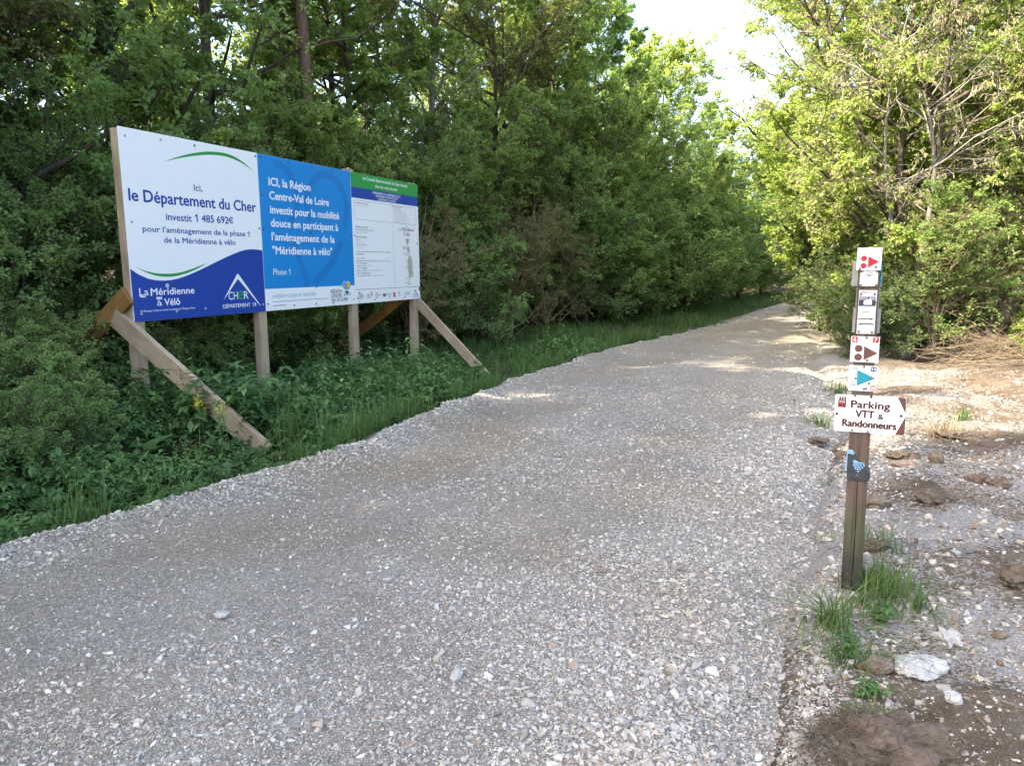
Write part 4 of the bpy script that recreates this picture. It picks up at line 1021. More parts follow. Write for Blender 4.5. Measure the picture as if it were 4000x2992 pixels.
# ------------------------------------------------------------------ the signboard
def signboard():
    th = math.radians(23.09)
    t = empty('signboard', (-4.0, 7.7475, 0), math.pi / 2 - th, 'long wooden signboard of three printed panels standing in the ditch on plank posts', 'signboard')
    # local axes: x along the board, y to the back, z up; panel faces at y = 0
    Z0 = 1.0452
    for u, bot, top in ((.07, -.25, 3.03), (1.955, -.42, 3.035), (4.015, -.5, 3.085), (5.865, -.55, 3.06)):
        bev_box('post', .145, .10, top - bot, M_plank, t, (u, .064, (top + bot) / 2))
    for v in (.10, 1.0, 1.93): bev_box('rail', 5.6, .05, .10, M_plank, t, (3.0, .142, Z0 + v), (0, 0, 0), .003)
    def brace(u, a, b, wd, thk, m, name='brace'):
        (ya, za), (yb, zb) = a, b; L = math.hypot(yb - ya, zb - za); ang = math.atan2(-(yb - ya), zb - za)
        return bev_box(name, thk, wd, L, m, t, (u, (ya + yb) / 2, (za + zb) / 2), (ang, 0, 0))
    # front braces run down towards the path (y < 0), back braces away from it
    brace(-.037, (.24, 1.10), (-1.72, -.21), .205, .065, M_plank)
    brace(5.975, (.05, .99), (-1.40, -.38), .16, .065, M_plank)
    brace(-.037, (.02, 1.33), (1.9, -.02), .20, .05, M_plank_warm, 'back_brace')
    brace(5.975, (.03, 1.30), (1.9, .02), .20, .05, M_plank_warm, 'back_brace')
    sc_d = screw_mesh(.014, plain('screw_dark', (.05, .055, .07), .4)); sc_l = screw_mesh(.015, plain('screw_pale', (.38, .36, .33), .4))
    def panel(u0, label):
        o = bev_box('panel', 1.996, .012, 1.996, M_white, t, (u0 + 1.0, .006, Z0 + 1.0), None, .0015)
        o['label'] = label; return o
    def fit(o, parent, u0):           # printed sheets are children of their panel (whose origin is the panel centre)
        o.location = (-1.0, -.006, -1.0)
    def screws(pn, pts, me):
        for (a, b) in pts: obj('screw', me, pn, (a - 1.0, -.0062, b - 1.0))

    # --- panel 1: department
    p1 = panel(0, 'white panel with a blue wave'); A = Print(0.); B = Print(0.); Lg = Print(0.)
    wave = [(0, .562), (.05, .53), (.109, .497), (.22, .453), (.30, .438), (.355, .433), (.43, .4305), (.514, .433), (.60, .446), (.663, .459), (.76, .485), (.857, .515), (.96, .549), (1.061, .585), (1.17, .625), (1.274, .662), (1.39, .702), (1.495, .736), (1.59, .763), (1.678, .783), (1.75, .793), (1.83, .797), (1.92, .793), (2.0, .784)]
    wave = [(min(max(u, .003), 1.997), v) for u, v in wave]
    B.strip(wave, [(u, .003) for u, v in wave], 'blue', 1)
    up = [(.551, 1.713), (.717, 1.780), (.831, 1.818), (.95, 1.853), (1.064, 1.882), (1.18, 1.905), (1.286, 1.917), (1.39, 1.924), (1.495, 1.922), (1.601, 1.905), (1.69, 1.88), (1.773, 1.848), (1.86, 1.80), (1.925, 1.755)]
    lo = [(.551, 1.712), (.717, 1.765), (.831, 1.795), (.95, 1.824), (1.063, 1.848), (1.18, 1.868), (1.284, 1.880), (1.387, 1.886), (1.495, 1.884), (1.598, 1.871), (1.69, 1.852), (1.772, 1.827), (1.86, 1.79), (1.925, 1.754)]
    B.strip(up, lo, 'green', 1)
    lo = [(.061, .589), (.12, .556), (.194, .523), (.308, .487), (.375, .476), (.446, .471), (.52, .471), (.591, .477), (.68, .492), (.761, .511), (.85, .538), (.92, .564), (1.0, .597), (1.05, .620)]
    up = [(.061, .590), (.12, .562), (.195, .536), (.311, .513), (.375, .507), (.45, .504), (.52, .504), (.594, .508), (.68, .521), (.764, .540), (.85, .562), (.922, .584), (1.0, .606), (1.05, .621)]
    B.strip(up, lo, 'green', 1)
    bd = .018
    A.text('Ici,', .939, 1.062, 1.442, .072, 'navy', .012)
    A.text('le Département du Cher', .063, 1.924, 1.264, .122, 'blue', bd, 2, 0, 1)
    A.text('investit', .516, .873, 1.088, .078, 'blue', bd); A.text('1 485 692', .925, 1.44, 1.095, .080, 'blue', bd, 2, 0, 1)
    # euro sign
    A.ring(1.492, 1.138, .040, .013, 'blue', 2, .75, 5.5); A.rect(1.435, 1.142, 1.508, 1.151, 'blue', 3); A.rect(1.435, 1.124, 1.504, 1.133, 'blue', 3)
    A.text("pour l’aménagement de la phase 1", .200, 1.781, .953, .060, 'blue', bd)
    A.text('de la Méridienne à vélo', .465, 1.533, .842, .062, 'blue', bd)
    A.text('La', .090, .206, .278, .078, 'white', 0.); A.text('Méridienne', .237, .834, .276, .074, 'white', .015)
    A.text('à', .305, .372, .160, .062, 'white', .0); A.text('Vélô', .405, .618, .158, .074, 'white', .016)
    Lg.ring(.459, .374, .022, .008, 'white', 2); Lg.disc(.459, .374, .007, 'white', 2)
    Lg.line([(.09, .272), (.14, .262), (.165, .268)], .014, 'white', 2)
    for q in range(3): Lg.rect(.305 + q * .027, .236, .322 + q * .027, .256, 'white', 2)
    Lg.rect(.305, .228, .376, .238, 'white', 3)
    for q in range(3): Lg.rect(.232, .300 - q * .016, .246, .311 - q * .016, 'white', 2)
    A.text("De Bourges à Sully-sur-Loire en passant par l’Étang du Puits", .089, .827, .101, .021, 'white', 0.)
    # roof mark and its word
    Lg.poly([(1.272, .177), (1.527, .49), (1.548, .478), (1.535, .43)], 'white', 2); Lg.poly([(1.527, .49), (1.545, .49), (1.905, .080), (1.893, .083), (1.533, .432)], 'white', 3)
    A.text('CH', 1.358, 1.515, .178, .096, 'white', 0., 3); A.text('R', 1.62, 1.698, .178, .096, 'white', 0., 3)
    A.text('e', 1.522, 1.612, .176, .155, 'green', .012, 4)
    A.text('DÉPARTEMENT  18', 1.259, 1.826, .079, .046, 'white', .006)
    # --- panel 2: region
    p2 = panel(2, 'sky blue panel with white lettering'); A2 = Print(0.); B2 = Print(0.); L2 = Print(0.)
    B2.rect(.003, .29, 1.997, 1.997, 'sky', 1)
    # pale tone-on-tone loops
    ts = np.linspace(0, 1, 30)
    B2.ring(1.40, 1.42, .52, .11, 'sky2', 2, -.6, 3.6); B2.ring(.34, 1.50, .46, .11, 'sky2', 2, -1.0, 1.7)
    B2.line([(.62, .95), (.70, .70), (.82, .45), (.86, .31)], .10, 'sky2', 2); B2.line([(1.70, .95), (1.45, .62), (1.12, .40), (1.02, .32)], .13, 'sky2', 3)
    for tx, x1, b in (('ICI, la Région', 1.030, 1.621), ('Centre-Val de Loire', 1.433, 1.446), ('investit pour la mobilité', 1.665, 1.268), ('douce en participant à', 1.630, 1.098), ("l'aménagement de la", 1.532, .920), ('"Méridienne à vélo"', 1.463, .742)):
        A2.text(tx, .188, x1, b, .100, 'white', .02, 4, 0, 1)
    A2.text('Phase 1', .179, .517, .470, .080, 'white', 0., 4)
    A2.text('LA RÉGION AU CŒUR DES TERRITOIRES', .136, 1.042, .168, .043, 'lightblue', 0.)
    A2.line([(.139, .117), (.70, .117), (1.337, .117)], .006, 'navy', 1)
    A2.text('centre-valdeloire.fr', .138, .406, .058, .022, 'navy', .004)
    for tx, x1, b in (('RÉGION', 1.656, .186), ('CENTRE', 1.652, .123), ('VAL DE LOIRE', 1.806, .060)): A2.text(tx, 1.390, x1, b, .050, 'black', .014)
    L2.disc(1.735, .30, .058, 'white', 3); L2.disc(1.83, .295, .058, 'white', 3)
    L2.disc(1.735, .298, .050, 'navy', 4); L2.disc(1.735, .296, .041, 'lightblue', 5); L2.disc(1.83, .290, .050, 'navy', 5); L2.disc(1.83, .288, .042, 'yellow', 6)
    L2.poly([(1.70, .262), (1.86, .262), (1.79, .19)], 'lightblue', 6); L2.line([(1.67, .232), (1.72, .222), (1.78, .222), (1.84, .235), (1.88, .226)], .010, 'white', 7)
    L2.poly([(1.725, .205), (1.84, .205), (1.785, .135)], 'dgreen', 7); L2.poly([(1.685, .150), (1.74, .175), (1.725, .128)], 'lightblue', 7); L2.poly([(1.885, .170), (1.83, .180), (1.86, .128)], 'lightblue', 7)
    # --- panel 3: notice
    p3 = panel(4, 'small print notice panel headed in green and blue'); A3 = Print(0.); B3 = Print(0.); L3 = Print(0.)
    B3.rect(.003, 1.778, 1.997, 1.997, 'green', 1); B3.rect(.003, 1.618, 1.997, 1.778, 'blue', 1)
    T3 = A3.text
    T3('Le Conseil départemental du Cher investit', .328, 1.650, 1.913, .050, 'white', .016); T3('dans les voies douces', .661, 1.326, 1.822, .051, 'white', .008)
    T3('AMÉNAGEMENT DE LA MÉRIDIENNE À VÉLO', .576, 1.420, 1.722, .033, 'white', .012); T3('DE BOURGES À L’ÉTANG DU PUITS', .670, 1.332, 1.677, .033, 'white', .012); T3('LANCEMENT DE LA PHASE 1', .739, 1.273, 1.629, .031, 'white', .012)
    bx = [(.068, 1.297), (1.914, 1.297), (1.914, 1.584), (.068, 1.584)]
    for i in range(4):
        a, b = bx[i], bx[(i + 1) % 4]; B3.line([a, ((a[0] + b[0]) / 2, (a[1] + b[1]) / 2), b], .006, 'grey', 1 + i % 2)
    T3('Montant des travaux :', .112, .446, 1.538, .021, 'black', .012); T3('Phase 1 : 6 967 000 € HT', .116, .427, 1.497, .019, 'grey')
    T3('Financement de la Phase 1 :', 1.164, 1.468, 1.556, .018, 'black', .012)
    for i, (tx, x1) in enumerate((('État FNADT : 1 000 000 €', 1.42), ('Europe FEDER : 757 000 €', 1.46), ('État Dotation France Relance : 900 000 €', 1.57), ('Conseil régional Centre-Val de Loire : 1 220 000 €', 1.60), ('Communauté d’agglomération Bourges Plus : 270 000 €', 1.63), ('Communauté de Communes Terres du Haut Berry : 204 000 €', 1.68), ('Communauté de Communes Sauldre et Sologne : 230 000 €', 1.66), ('Autofinancement Département du Cher : 1 485 692 €', 1.611))):
        T3(tx, 1.172, x1, 1.525 - i * .0305, .016, 'grey')
    rows = (("MAÎTRISE D'OUVRAGE :", .422, 1.173, .021, 'black', .014), ('CONSEIL DÉPARTEMENTAL DU CHER', .579, 1.133, .020, 'navy', 0), ('18023 BOURGES CEDEX', .397, 1.095, .018, 'grey', 0), ("MAÎTRISE D'ŒUVRE :", .382, 1.019, .021, 'black', .014), ('ARTELIA', .181, .981, .018, 'navy', 0), ('37000 - TOURS', .284, .944, .017, 'grey', 0), ('AGENCE TENDRE VERT', .380, .904, .018, 'navy', 0), ('41000 - BLOIS', .264, .866, .017, 'grey', 0),
            ('ENTREPRISES', .266, .757, .019, 'black', .012), ('Lot n° 1 - VRD', .274, .694, .019, 'black', .014), ('GROUPEMENT AXIROUTE-CASSIER TPR', .60, .655, .018, 'navy', 0), ('Lot n° 2 - PAYSAGE', .346, .617, .019, 'black', .014), ('TERIDEAL TARVEL', .30, .579, .018, 'navy', 0), ('Lot n° 3 - MOBILIER', .351, .541, .019, 'black', .014), ('PREFACT ATELIERS', .33, .502, .018, 'navy', 0), ('Lot n° 4 - SIGNALÉTIQUE', .431, .464, .020, 'black', .014), ('PIC BOIS RHONES ALPES SARL', .48, .425, .018, 'navy', 0))
    for tx, x1, b, h, c, bo in rows: T3(tx, .070, x1, b, h, c, bo)
    for tx, x0, x1, b in (('- 18570 LA CHAPELLE-SAINT-URSIN', .615, 1.025, .655), ('- 69740 GENAS', .315, .505, .579), ('- 44115 SAINT AUGUSTIN DES BOIS', .345, .780, .502), ('- 01300 BREGNIER-CORDON', .495, .836, .425)): T3(tx, x0, x1, b, .018, 'grey')
    B3.line([(.074, .806), (.5, .806), (1.059, .806)], .006, 'black', 1); B3.line([(1.16, 1.258), (1.16, .8), (1.16, .251)], .005, 'grey', 1); B3.line([(.017, .218), (1, .218), (1.985, .218)], .006, 'navy', 1)
    T3('La', 1.331, 1.42, 1.175, .056, 'grey'); T3('Méridi', 1.437, 1.67, 1.177, .056, 'navy', .008); T3('enne', 1.675, 1.827, 1.179, .056, 'red', .008)
    T3('à', 1.478, 1.53, 1.095, .045, 'navy'); T3('Vélô', 1.553, 1.686, 1.097, .056, 'navy', .01); L3.ring(1.588, 1.252, .020, .008, 'teal', 1); L3.rect(1.47, 1.148, 1.53, 1.158, 'navy', 1)
    for x, y, rx, ry in ((1.675, .60, .09, .16), (1.70, .46, .075, .08), (1.61, 1.01, .05, .05), (1.63, .86, .045, .06)): L3.disc(x, y, rx, 'sand', 1 + int(x * 10) % 2, ry)
    L3.line([(1.608, 1.005), (1.600, .955), (1.600, .905), (1.629, .836), (1.655, .806), (1.642, .736), (1.650, .659), (1.686, .542), (1.682, .48), (1.636, .411), (1.630, .36), (1.621, .302)], .009, 'black', 3)
    T3('Sully-sur-Loire', 1.525, 1.70, 1.022, .017, 'black', .01); T3('Bourges', 1.575, 1.68, .262, .017, 'black', .01)
    for tx, x0, x1, b in (('Saint-Benoît', 1.44, 1.565, .908), ('Viglain', 1.44, 1.565, .885), ('Villemurlin', 1.44, 1.565, .862), ('Cerdon', 1.44, 1.575, .790), ('Clémont', 1.52, 1.635, .765), ('Argent', 1.53, 1.635, .683), ('Aubigny', 1.51, 1.645, .545), ('Ivoy', 1.60, 1.68, .478), ('Presly', 1.59, 1.665, .405), ('Achères', 1.53, 1.645, .370), ('Saint-Éloy', 1.51, 1.625, .292)): T3(tx, x0, x1, b, .015, 'black', .01)
    # row of partner marks
    L3.rect(.088, .158, .112, .182, 'navy', 1); L3.rect(.118, .158, .142, .182, 'red', 1)
    for i, tx in enumerate(('PRÉFÈTE', 'DE LA RÉGION', 'CENTRE-VAL', 'DE LOIRE')): T3(tx, .088, .20 if i in (0, 3) else .238, .135 - i * .021, .015, 'black', .01)
    for i in range(3): B3.line([(.09, .064 - i * .014), (.11, .064 - i * .014), (.135, .064 - i * .014)], .004, 'grey', 1)
    for i, tx in enumerate(('RÉGION', 'CENTRE', 'VAL DE LOIRE')): T3(tx, .318, (.39, .39, .44)[i], .122 - i * .025, .018, 'black', .01)
    L3.disc(.44, .160, .017, 'lightblue', 1); L3.disc(.468, .155, .017, 'yellow', 1); L3.poly([(.43, .138), (.485, .138), (.458, .10)], 'dgreen', 2)
    L3.ring(.60, .110, .042, .010, 'red', 1, .7, 5.6); T3('CONSEIL DU DÉVELOPPEMENT', .585, .72, .118, .014, 'grey', .008); T3('CENTRE - VAL DE LOIRE', .585, .72, .094, .014, 'red', .006)
    L3.rect(.784, .081, .862, .135, 'eu', 1); L3.ring(.823, .108, .019, .004, 'yellow', 2); T3('UNION EUROPÉENNE', .872, 1.03, .115, .013, 'navy', .008); T3('Fonds européen', .872, 1.03, .094, .013, 'navy')
    L3.rect(1.094, .064, 1.162, .143, 'red', 1); T3('BOURGES', 1.100, 1.156, .108, .014, 'white'); T3('PLUS', 1.108, 1.148, .084, .014, 'white')
    T3('S', 1.268, 1.310, .098, .048, 'navy', .01); T3('Sauldre et Sologne', 1.23, 1.35, .076, .012, 'navy'); L3.line([(1.315, .135), (1.328, .142), (1.341, .146)], .008, 'teal', 1)
    L3.ring(1.487, .098, .024, .009, 'dgreen', 1); L3.line([(1.470, .145), (1.478, .125), (1.470, .10)], .010, 'dgreen', 2); T3('TERRES DU', 1.535, 1.640, .118, .015, 'black', .01); T3('HAUT BERRY', 1.535, 1.650, .094, .015, 'black', .01)
    L3.poly([(1.738, .042), (1.822, .171), (1.83, .166), (1.825, .150)], 'navy', 1); L3.poly([(1.819, .172), (1.829, .172), (1.936, .031), (1.929, .031), (1.823, .150)], 'navy', 2)
    T3('CH', 1.765, 1.815, .070, .030, 'grey', 0., 3); T3('e', 1.818, 1.850, .070, .045, 'green', 0., 3); T3('R', 1.853, 1.885, .070, .030, 'grey', 0., 3); T3('DÉPARTEMENT 18', 1.735, 1.91, .034, .015, 'navy')
    run_text_jobs()
    for pn, u0, prs in ((p1, 0, (('printed_wave', B), ('lettering', A), ('logo', Lg))), (p2, 2, (('printed_field', B2), ('lettering', A2), ('logo', L2))), (p3, 4, (('printed_band', B3), ('lettering', A3), ('logo', L3)))):
        for nm, pr in prs: fit(print_obj(nm, pr, pn), pn, u0)
    screws(p1, [(.993, 1.946), (1.972, 1.955), (1.966, 1.063)], sc_d)
    screws(p1, [(.078, 1.915), (.526, 1.94), (.073, 1.046), (.097, .083), (.563, .084), (.985, .094), (1.953, .093)], sc_l)
    screws(p2, [(.055, 1.955), (.584, 1.955), (1.087, 1.958), (1.56, 1.956), (1.965, 1.945), (.047, 1.494), (.041, 1.053), (.998, 1.05), (.046, .093), (.562, .049), (1.041, .050), (1.437, .04), (1.955, .073), (1.952, 1.033)], sc_d)
    screws(p3, [(.045, 1.05), (1.93, .98), (.062, .085), (.535, .045), (.985, .068), (1.47, .045), (1.905, .068), (.035, 1.92)], sc_d)
signboard()

# ------------------------------------------------------------------ the signpost
def post_mat():
    m, n, L, p = mat('weathered_post')
    tc = N(n, 'TexCoord'); mp = N(n, 'Mapping'); mp.inputs['Scale'].default_value = (1, 1, .05); L.new(tc.outputs['Object'], mp.inputs[0])
    nz = N(n, 'TexNoise', i_Scale=70., i_Detail=7., i_Roughness=.7); L.new(mp.outputs[0], nz.inputs[0])
    w_ = ramp(n, [(.3, (.055, .036, .025)), (.7, (.155, .105, .075))]); L.new(nz.outputs[0], w_.inputs[0])
    g_ = ramp(n, [(.3, (.035, .036, .018)), (.7, (.115, .105, .058))]); L.new(nz.outputs[0], g_.inputs[0])
    sx = N(n, 'SeparateXYZ'); L.new(tc.outputs['Object'], sx.inputs[0])
    n2 = N(n, 'TexNoise', i_Scale=9., i_Detail=5.); L.new(tc.outputs['Object'], n2.inputs[0])
    zz = math_(n, L, 'ADD', sx.outputs[2], math_(n, L, 'MULTIPLY', n2.outputs[0], .22))
    ar = ramp(n, [(.48, 1), (.60, 0)]); L.new(zz, ar.inputs[0])          # green algae stain on the lower half
    c = mixc(n, L, ar.outputs[0], w_.outputs[0], g_.outputs[0])
    dr = ramp(n, [(.22, 1), (.42, 0)]); L.new(zz, dr.inputs[0])
    c = mixc(n, L, math_(n, L, 'MULTIPLY', dr.outputs[0], .75), c, (.022, .022, .018))   # black rot at the foot
    L.new(c, p.inputs['Base Color'])
    bp = N(n, 'Bump', i_Strength=.8, i_Distance=.004); L.new(nz.outputs[0], bp.inputs['Height']); L.new(bp.outputs[0], p.inputs['Normal'])
    p.inputs['Roughness'].default_value = .85; return m

def signpost():
    B = np.array([1.7097, 3.4639]); f = B / np.linalg.norm(B)
    t = empty('signpost', (B[0], B[1], 0), math.atan2(f[1], f[0]) - math.pi / 2, 'slim wooden trail post carrying a column of small signs at the edge of the path', 'signpost')
    lean = lambda z: -.0085 - .0115 * z
    # post: two halves of one squared timber, split by a drying crack
    M = post_mat(); G = Geo(); zs = np.linspace(-.3, 1.655, 34)
    prof = [(-.044, -.046), (-.004, -.047), (-.0015, -.030), (.001, -.047), (.043, -.046), (.046, -.043), (.046, .043), (.043, .046), (-.043, .046), (-.046, .043), (-.046, -.043)]
    k = len(prof); rng = np.random.default_rng(5)
    V = []
    for z in zs:
        cw = .0006 + .0013 * abs(math.sin(z * 3.1 + .6)) ; sh = .004 * math.sin(z * 5)
        for i, (x, y) in enumerate(prof):
            xx = x
            if i == 1: xx = -cw + sh
            if i == 2: xx = sh
            if i == 3: xx = cw + sh
            V.append([xx + lean(z) + rng.normal(0, .0005), y + rng.normal(0, .0005), z])
    F = [[r * k + i, r * k + (i + 1) % k, (r + 1) * k + (i + 1) % k, (r + 1) * k + i] for r in range(len(zs) - 1) for i in range(k)]
    G.add(V, F); G.add(V[-k:], [list(range(k))]); obj('post', G.mesh('post', M), t)
    M_alu = plain('aluminium_plate', (.36, .37, .37), .45, .10, 20); bolt = screw_mesh(.006, plain('bolt_grey', (.16, .14, .12), .4)); rust = screw_mesh(.0065, plain('bolt_rust', (.10, .018, .015), .5))
    prints = []
    def plate(x0, x1, z0, z1, m, y=-.050, name='sign_plate', label=None, th=.003):
        o = bev_box(name, x1 - x0, th, z1 - z0, m, t, ((x0 + x1) / 2, y, (z0 + z1) / 2), None, .0006)
        if label: o['label'] = label
        return o
    def inks(pl, prs): prints.append((pl, prs))
    def pr(): return Print(-.0016)
    class Sh(Print): pass
    def off(o, pl): o.location = (-pl.location.x, 0, -pl.location.z)
    # small layers on the plates: 0.3 mm apart
    Print.lay = lambda s, k: s.y0 - .00035 * k
    def bolts(pl, pts, me=None):
        for (a, b) in pts: obj('bolt', me or bolt, pl, (a - pl.location.x, -.0016, b - pl.location.z))
    # plates on the far side and flanks
    for x0, x1, z0, z1 in ((-.0995, .002, 1.4985, 1.6176), (-.076, .0245, 1.394, 1.493), (-.0845, .0365, 1.2745, 1.392)): plate(x0, x1, z0, z1, M_alu, .050, 'back_plate')
    bev_box('flank_plate', .003, .085, .10, ink('sky', SKY), t, (.0265, .0, 1.552), None, 0)
    a = plate(-.081, .0225, 1.575, 1.677, M_white, -.056, label='white plate with red discs and a red arrow'); q = pr()
    q.disc(-.0511, 1.6284, .0128, 'red'); q.disc(-.0511, 1.5948, .0128, 'red'); q.poly([(-.0335, 1.6384), (.0136, 1.613), (-.0325, 1.5855)], 'red', 2); q.line([(-.0715, 1.632), (-.0715, 1.61), (-.0715, 1.585)], .0012, 'grey'); inks(a, (('arrow_mark', q),)); bolts(a, [(-.066, 1.581), (.001, 1.589), (-.029, 1.618)])
    a = plate(-.063, .0128, 1.5005, 1.5737, M_grime, label='small white plate with a faint crest and the number 7'); q = pr(); l = pr()
    q.ring(-.025, 1.546, .020, .003, 'lilac', 1, .2, 2.9); q.rect(-.034, 1.546, -.016, 1.556, 'lilac', 2); l.text('7', -.031, -.020, 1.506, .014, 'grey', 0., 1); l.text('Terres Vives', -.049, .000, 1.533, .010, 'grey', 0., 1); inks(a, (('crest', q), ('lettering', l))); bolts(a, [(-.057, 1.569), (.008, 1.569), (-.058, 1.505), (.0075, 1.506)])
    a = plate(-.0625, .0138, 1.278, 1.4825, M_grime, label='tall cream plate with a chateau picture and two arrows'); q = pr(); l = pr()
    l.text('MENETOU_SALON', -.054, .004, 1.4695, .0055, 'black', .01, 1)
    q.rect(-.0605, 1.4085, .0105, 1.4535, 'purple'); q.poly([(-.0605, 1.437), (.0105, 1.437), (.0105, 1.4535), (-.0605, 1.4535)], 'lilac', 2)
    q.poly([(-.040, 1.415), (-.006, 1.415), (-.006, 1.434), (-.013, 1.446), (-.020, 1.447), (-.024, 1.438), (-.040, 1.433)], 'grime' if 'grime' in PC else 'white', 3)
    for wx in (-.036, -.030, -.024, -.018, -.012): q.rect(wx - .001, 1.420, wx + .001, 1.427, 'purple', 4)
    for cx_, cz_, r_ in ((-.052, 1.428, .0075), (.003, 1.430, .0075), (.007, 1.424, .006), (-.047, 1.420, .006), (-.020, 1.445, .005)): q.disc(cx_, cz_, r_, 'purple', 5)
    def frame(x0, z0, x1, z1):
        for p_ in ([(x0 + .004, z0), ((x0 + x1) / 2, z0), (x1 - .004, z0)], [(x0 + .004, z1), ((x0 + x1) / 2, z1), (x1 - .004, z1)]): q.line(p_, .0010, 'grey', 1)
        for cxx, sg in ((x0, 1), (x1, -1)):
            q.line([(cxx + sg * .004, z0), (cxx + sg * .001, z0 + .0025), (cxx, (z0 + z1) / 2), (cxx + sg * .001, z1 - .0025), (cxx + sg * .004, z1)], .0010, 'grey', 2)
    frame(-.0605, 1.3705, .0115, 1.3895); l.text('BONNERIN', -.041, -.011, 1.3775, .0052, 'black', .012, 1)
    l.text('VIGNOUX', -.051, -.022, 1.3535, .0045, 'purple', .012, 1); l.text('MENETOU', -.032, .000, 1.3285, .0045, 'purple', .012, 1)
    q.rect(-.060, 1.3465, -.004, 1.3510, 'purple'); q.poly([(-.008, 1.3540), (.0095, 1.3488), (-.008, 1.3435)], 'purple', 2)
    q.rect(-.045, 1.3220, .0095, 1.3265, 'purple'); q.poly([(-.043, 1.3295), (-.060, 1.3242), (-.043, 1.3190)], 'purple', 2)
    inks(a, (('picture', q), ('lettering', l))); bolts(a, [(-.054, 1.4635), (.004, 1.4635), (-.053, 1.2885), (.004, 1.2870)])
    a = plate(-.083, .0393, 1.1435, 1.266, M_grime, label='white plate with brown discs, a brown arrow, 6 and 7'); q = pr(); l = pr()
    for cz in (1.208, 1.1675): q.disc(-.0478, cz, .0165, 'brown')
    q.poly([(-.025, 1.2205), (.0338, 1.1885), (-.0243, 1.1545)], 'brown', 2); q.rect(-.077, 1.2375, -.0545, 1.2632, 'red'); q.rect(.0105, 1.2385, .035, 1.2645, 'red'); l.text('6', -.0725, -.0605, 1.2425, .0165, 'white', .02, 2, 0, 1); l.text('7', .0165, .0285, 1.2430, .0165, 'white', .02, 2, 0, 1)
    q.line([(-.0735, 1.221), (-.0735, 1.19), (-.0735, 1.157)], .0012, 'grey'); inks(a, (('arrow_mark', q), ('lettering', l))); bolts(a, [(-.0165, 1.2600), (-.0085, 1.1530)])
    a = plate(-.0825, .0390, 1.0055, 1.1270, M_white, label='white plate with a turquoise arrow, 19 and 20'); q = pr(); l = pr()
    q.poly([(-.0468, 1.1070), (.0340, 1.0692), (-.0460, 1.0294)], 'teal', 1); q.rect(.0108, 1.1005, .0350, 1.1235, 'blue'); q.rect(.0122, 1.0085, .0370, 1.0350, 'pink', 2); l.text('19', .0140, .0320, 1.1055, .0125, 'white', .02, 3); l.text('20', .0152, .0345, 1.0150, .0125, 'white', .02, 3)
    l.text('FORÊT', -.0570, -.0352, 1.0420, .0065, 'navy', .015, 1, 1); l.text('VIGNOBLE', -.0640, -.0290, 1.0580, .0065, 'navy', .015, 1, 1); l.text('ET VERGERS', -.0730, -.0235, 1.0625, .0065, 'navy', .015, 1, 1)
    l.text('TERRES DU', -.0530, -.0270, 1.0990, .0040, 'navy', .012, 1, 1); l.text('HAUT BERRY', -.0585, -.0310, 1.0990, .0040, 'navy', .012, 1, 1); q.ring(-.0560, 1.1125, .0065, .0028, 'dgreen', 2); q.line([(-.063, 1.122), (-.060, 1.117), (-.062, 1.111)], .003, 'dgreen', 3)
    inks(a, (('arrow_mark', q), ('lettering', l))); bolts(a, [(-.0190, 1.1215), (.0165, 1.0685), (-.0525, 1.0650), (.0070, 1.0440), (-.0140, 1.0160), (-.0045, 1.0185)])
    # arrow board
    import bmesh
    bm = bmesh.new(); out = []
    c4 = [(-.1333, .8041), (.1732, .8080), (.1685, .9876), (-.1354, .9834)]
    for i, (x, z) in enumerate(c4):
        cx_, cz_ = x + (.008 if i in (0, 3) else -.008), z + (.008 if i < 2 else -.008)
        for s_ in range(5):
            an = math.pi * (1 + i * .5) + s_ * math.pi / 8; out.append((cx_ + .008 * math.cos(an), cz_ + .008 * math.sin(an)))
    fr = bm.faces.new([bm.verts.new((x, -.0500, z)) for x, z in out]); ex = bmesh.ops.extrude_face_region(bm, geom=[fr]); bmesh.ops.translate(bm, vec=(0, .004, 0), verts=[v for v in ex['geom'] if isinstance(v, bmesh.types.BMVert)])
    me = bpy.data.meshes.new('arrow_board'); bm.to_mesh(me); bm.free(); me.materials.append(M_white)
    a = obj('arrow_board', me, t); a['label'] = 'white arrow shaped board reading Parking VTT & Randonneurs'; a.location = (0, -.004, 0)
    q = pr(); l = pr(); q.y0 = l.y0 = -.0501
    q.poly([(.1312, .9865), (.1600, .9870), (.1670, .9800), (.1690, .9120)], 'brown', 1); q.poly([(.1700, .8990), (.1715, .8160), (.1650, .8085), (.1316, .8075)], 'brown', 1)
    l.text('Parking', -.0635, .1022, .9245, .034, 'maroon', .028, 2, 0, 1); l.text('VTT', -.0415, .0380, .8780, .0345, 'maroon', .028, 2, 0, 1); l.text('&', .0546, .0780, .8760, .0235, 'maroon', .028, 2, 0, 1); l.text('Randonneurs', -.0963, .1341, .8315, .0330, 'maroon', .028, 2, 0, 2)
    q.rect(-.1215, .9205, -.0855, .9755, 'white', 1); q.rect(-.1210, .9215, -.0860, .9560, 'dusty', 2); q.rect(-.1210, .9560, -.0860, .9750, 'sand', 2)
    for i in range(3): q.rect(-.1165 + i * .011, .9565, -.1095 + i * .011, .9660, 'maroon', 3); q.disc(-.113 + i * .011, .9690, .0030, 'maroon', 3)
    l.text('SITES', -.1165, -.0915, .9440, .0085, 'white', .01, 3); l.text('VTT-FFC', -.1145, -.0935, .9360, .0050, 'pink', .01, 3); l.text('VTT', -.1085, -.0985, .9255, .0050, 'pink', .01, 3)
    board = (a, (('printed_chevron', q), ('lettering', l))); 
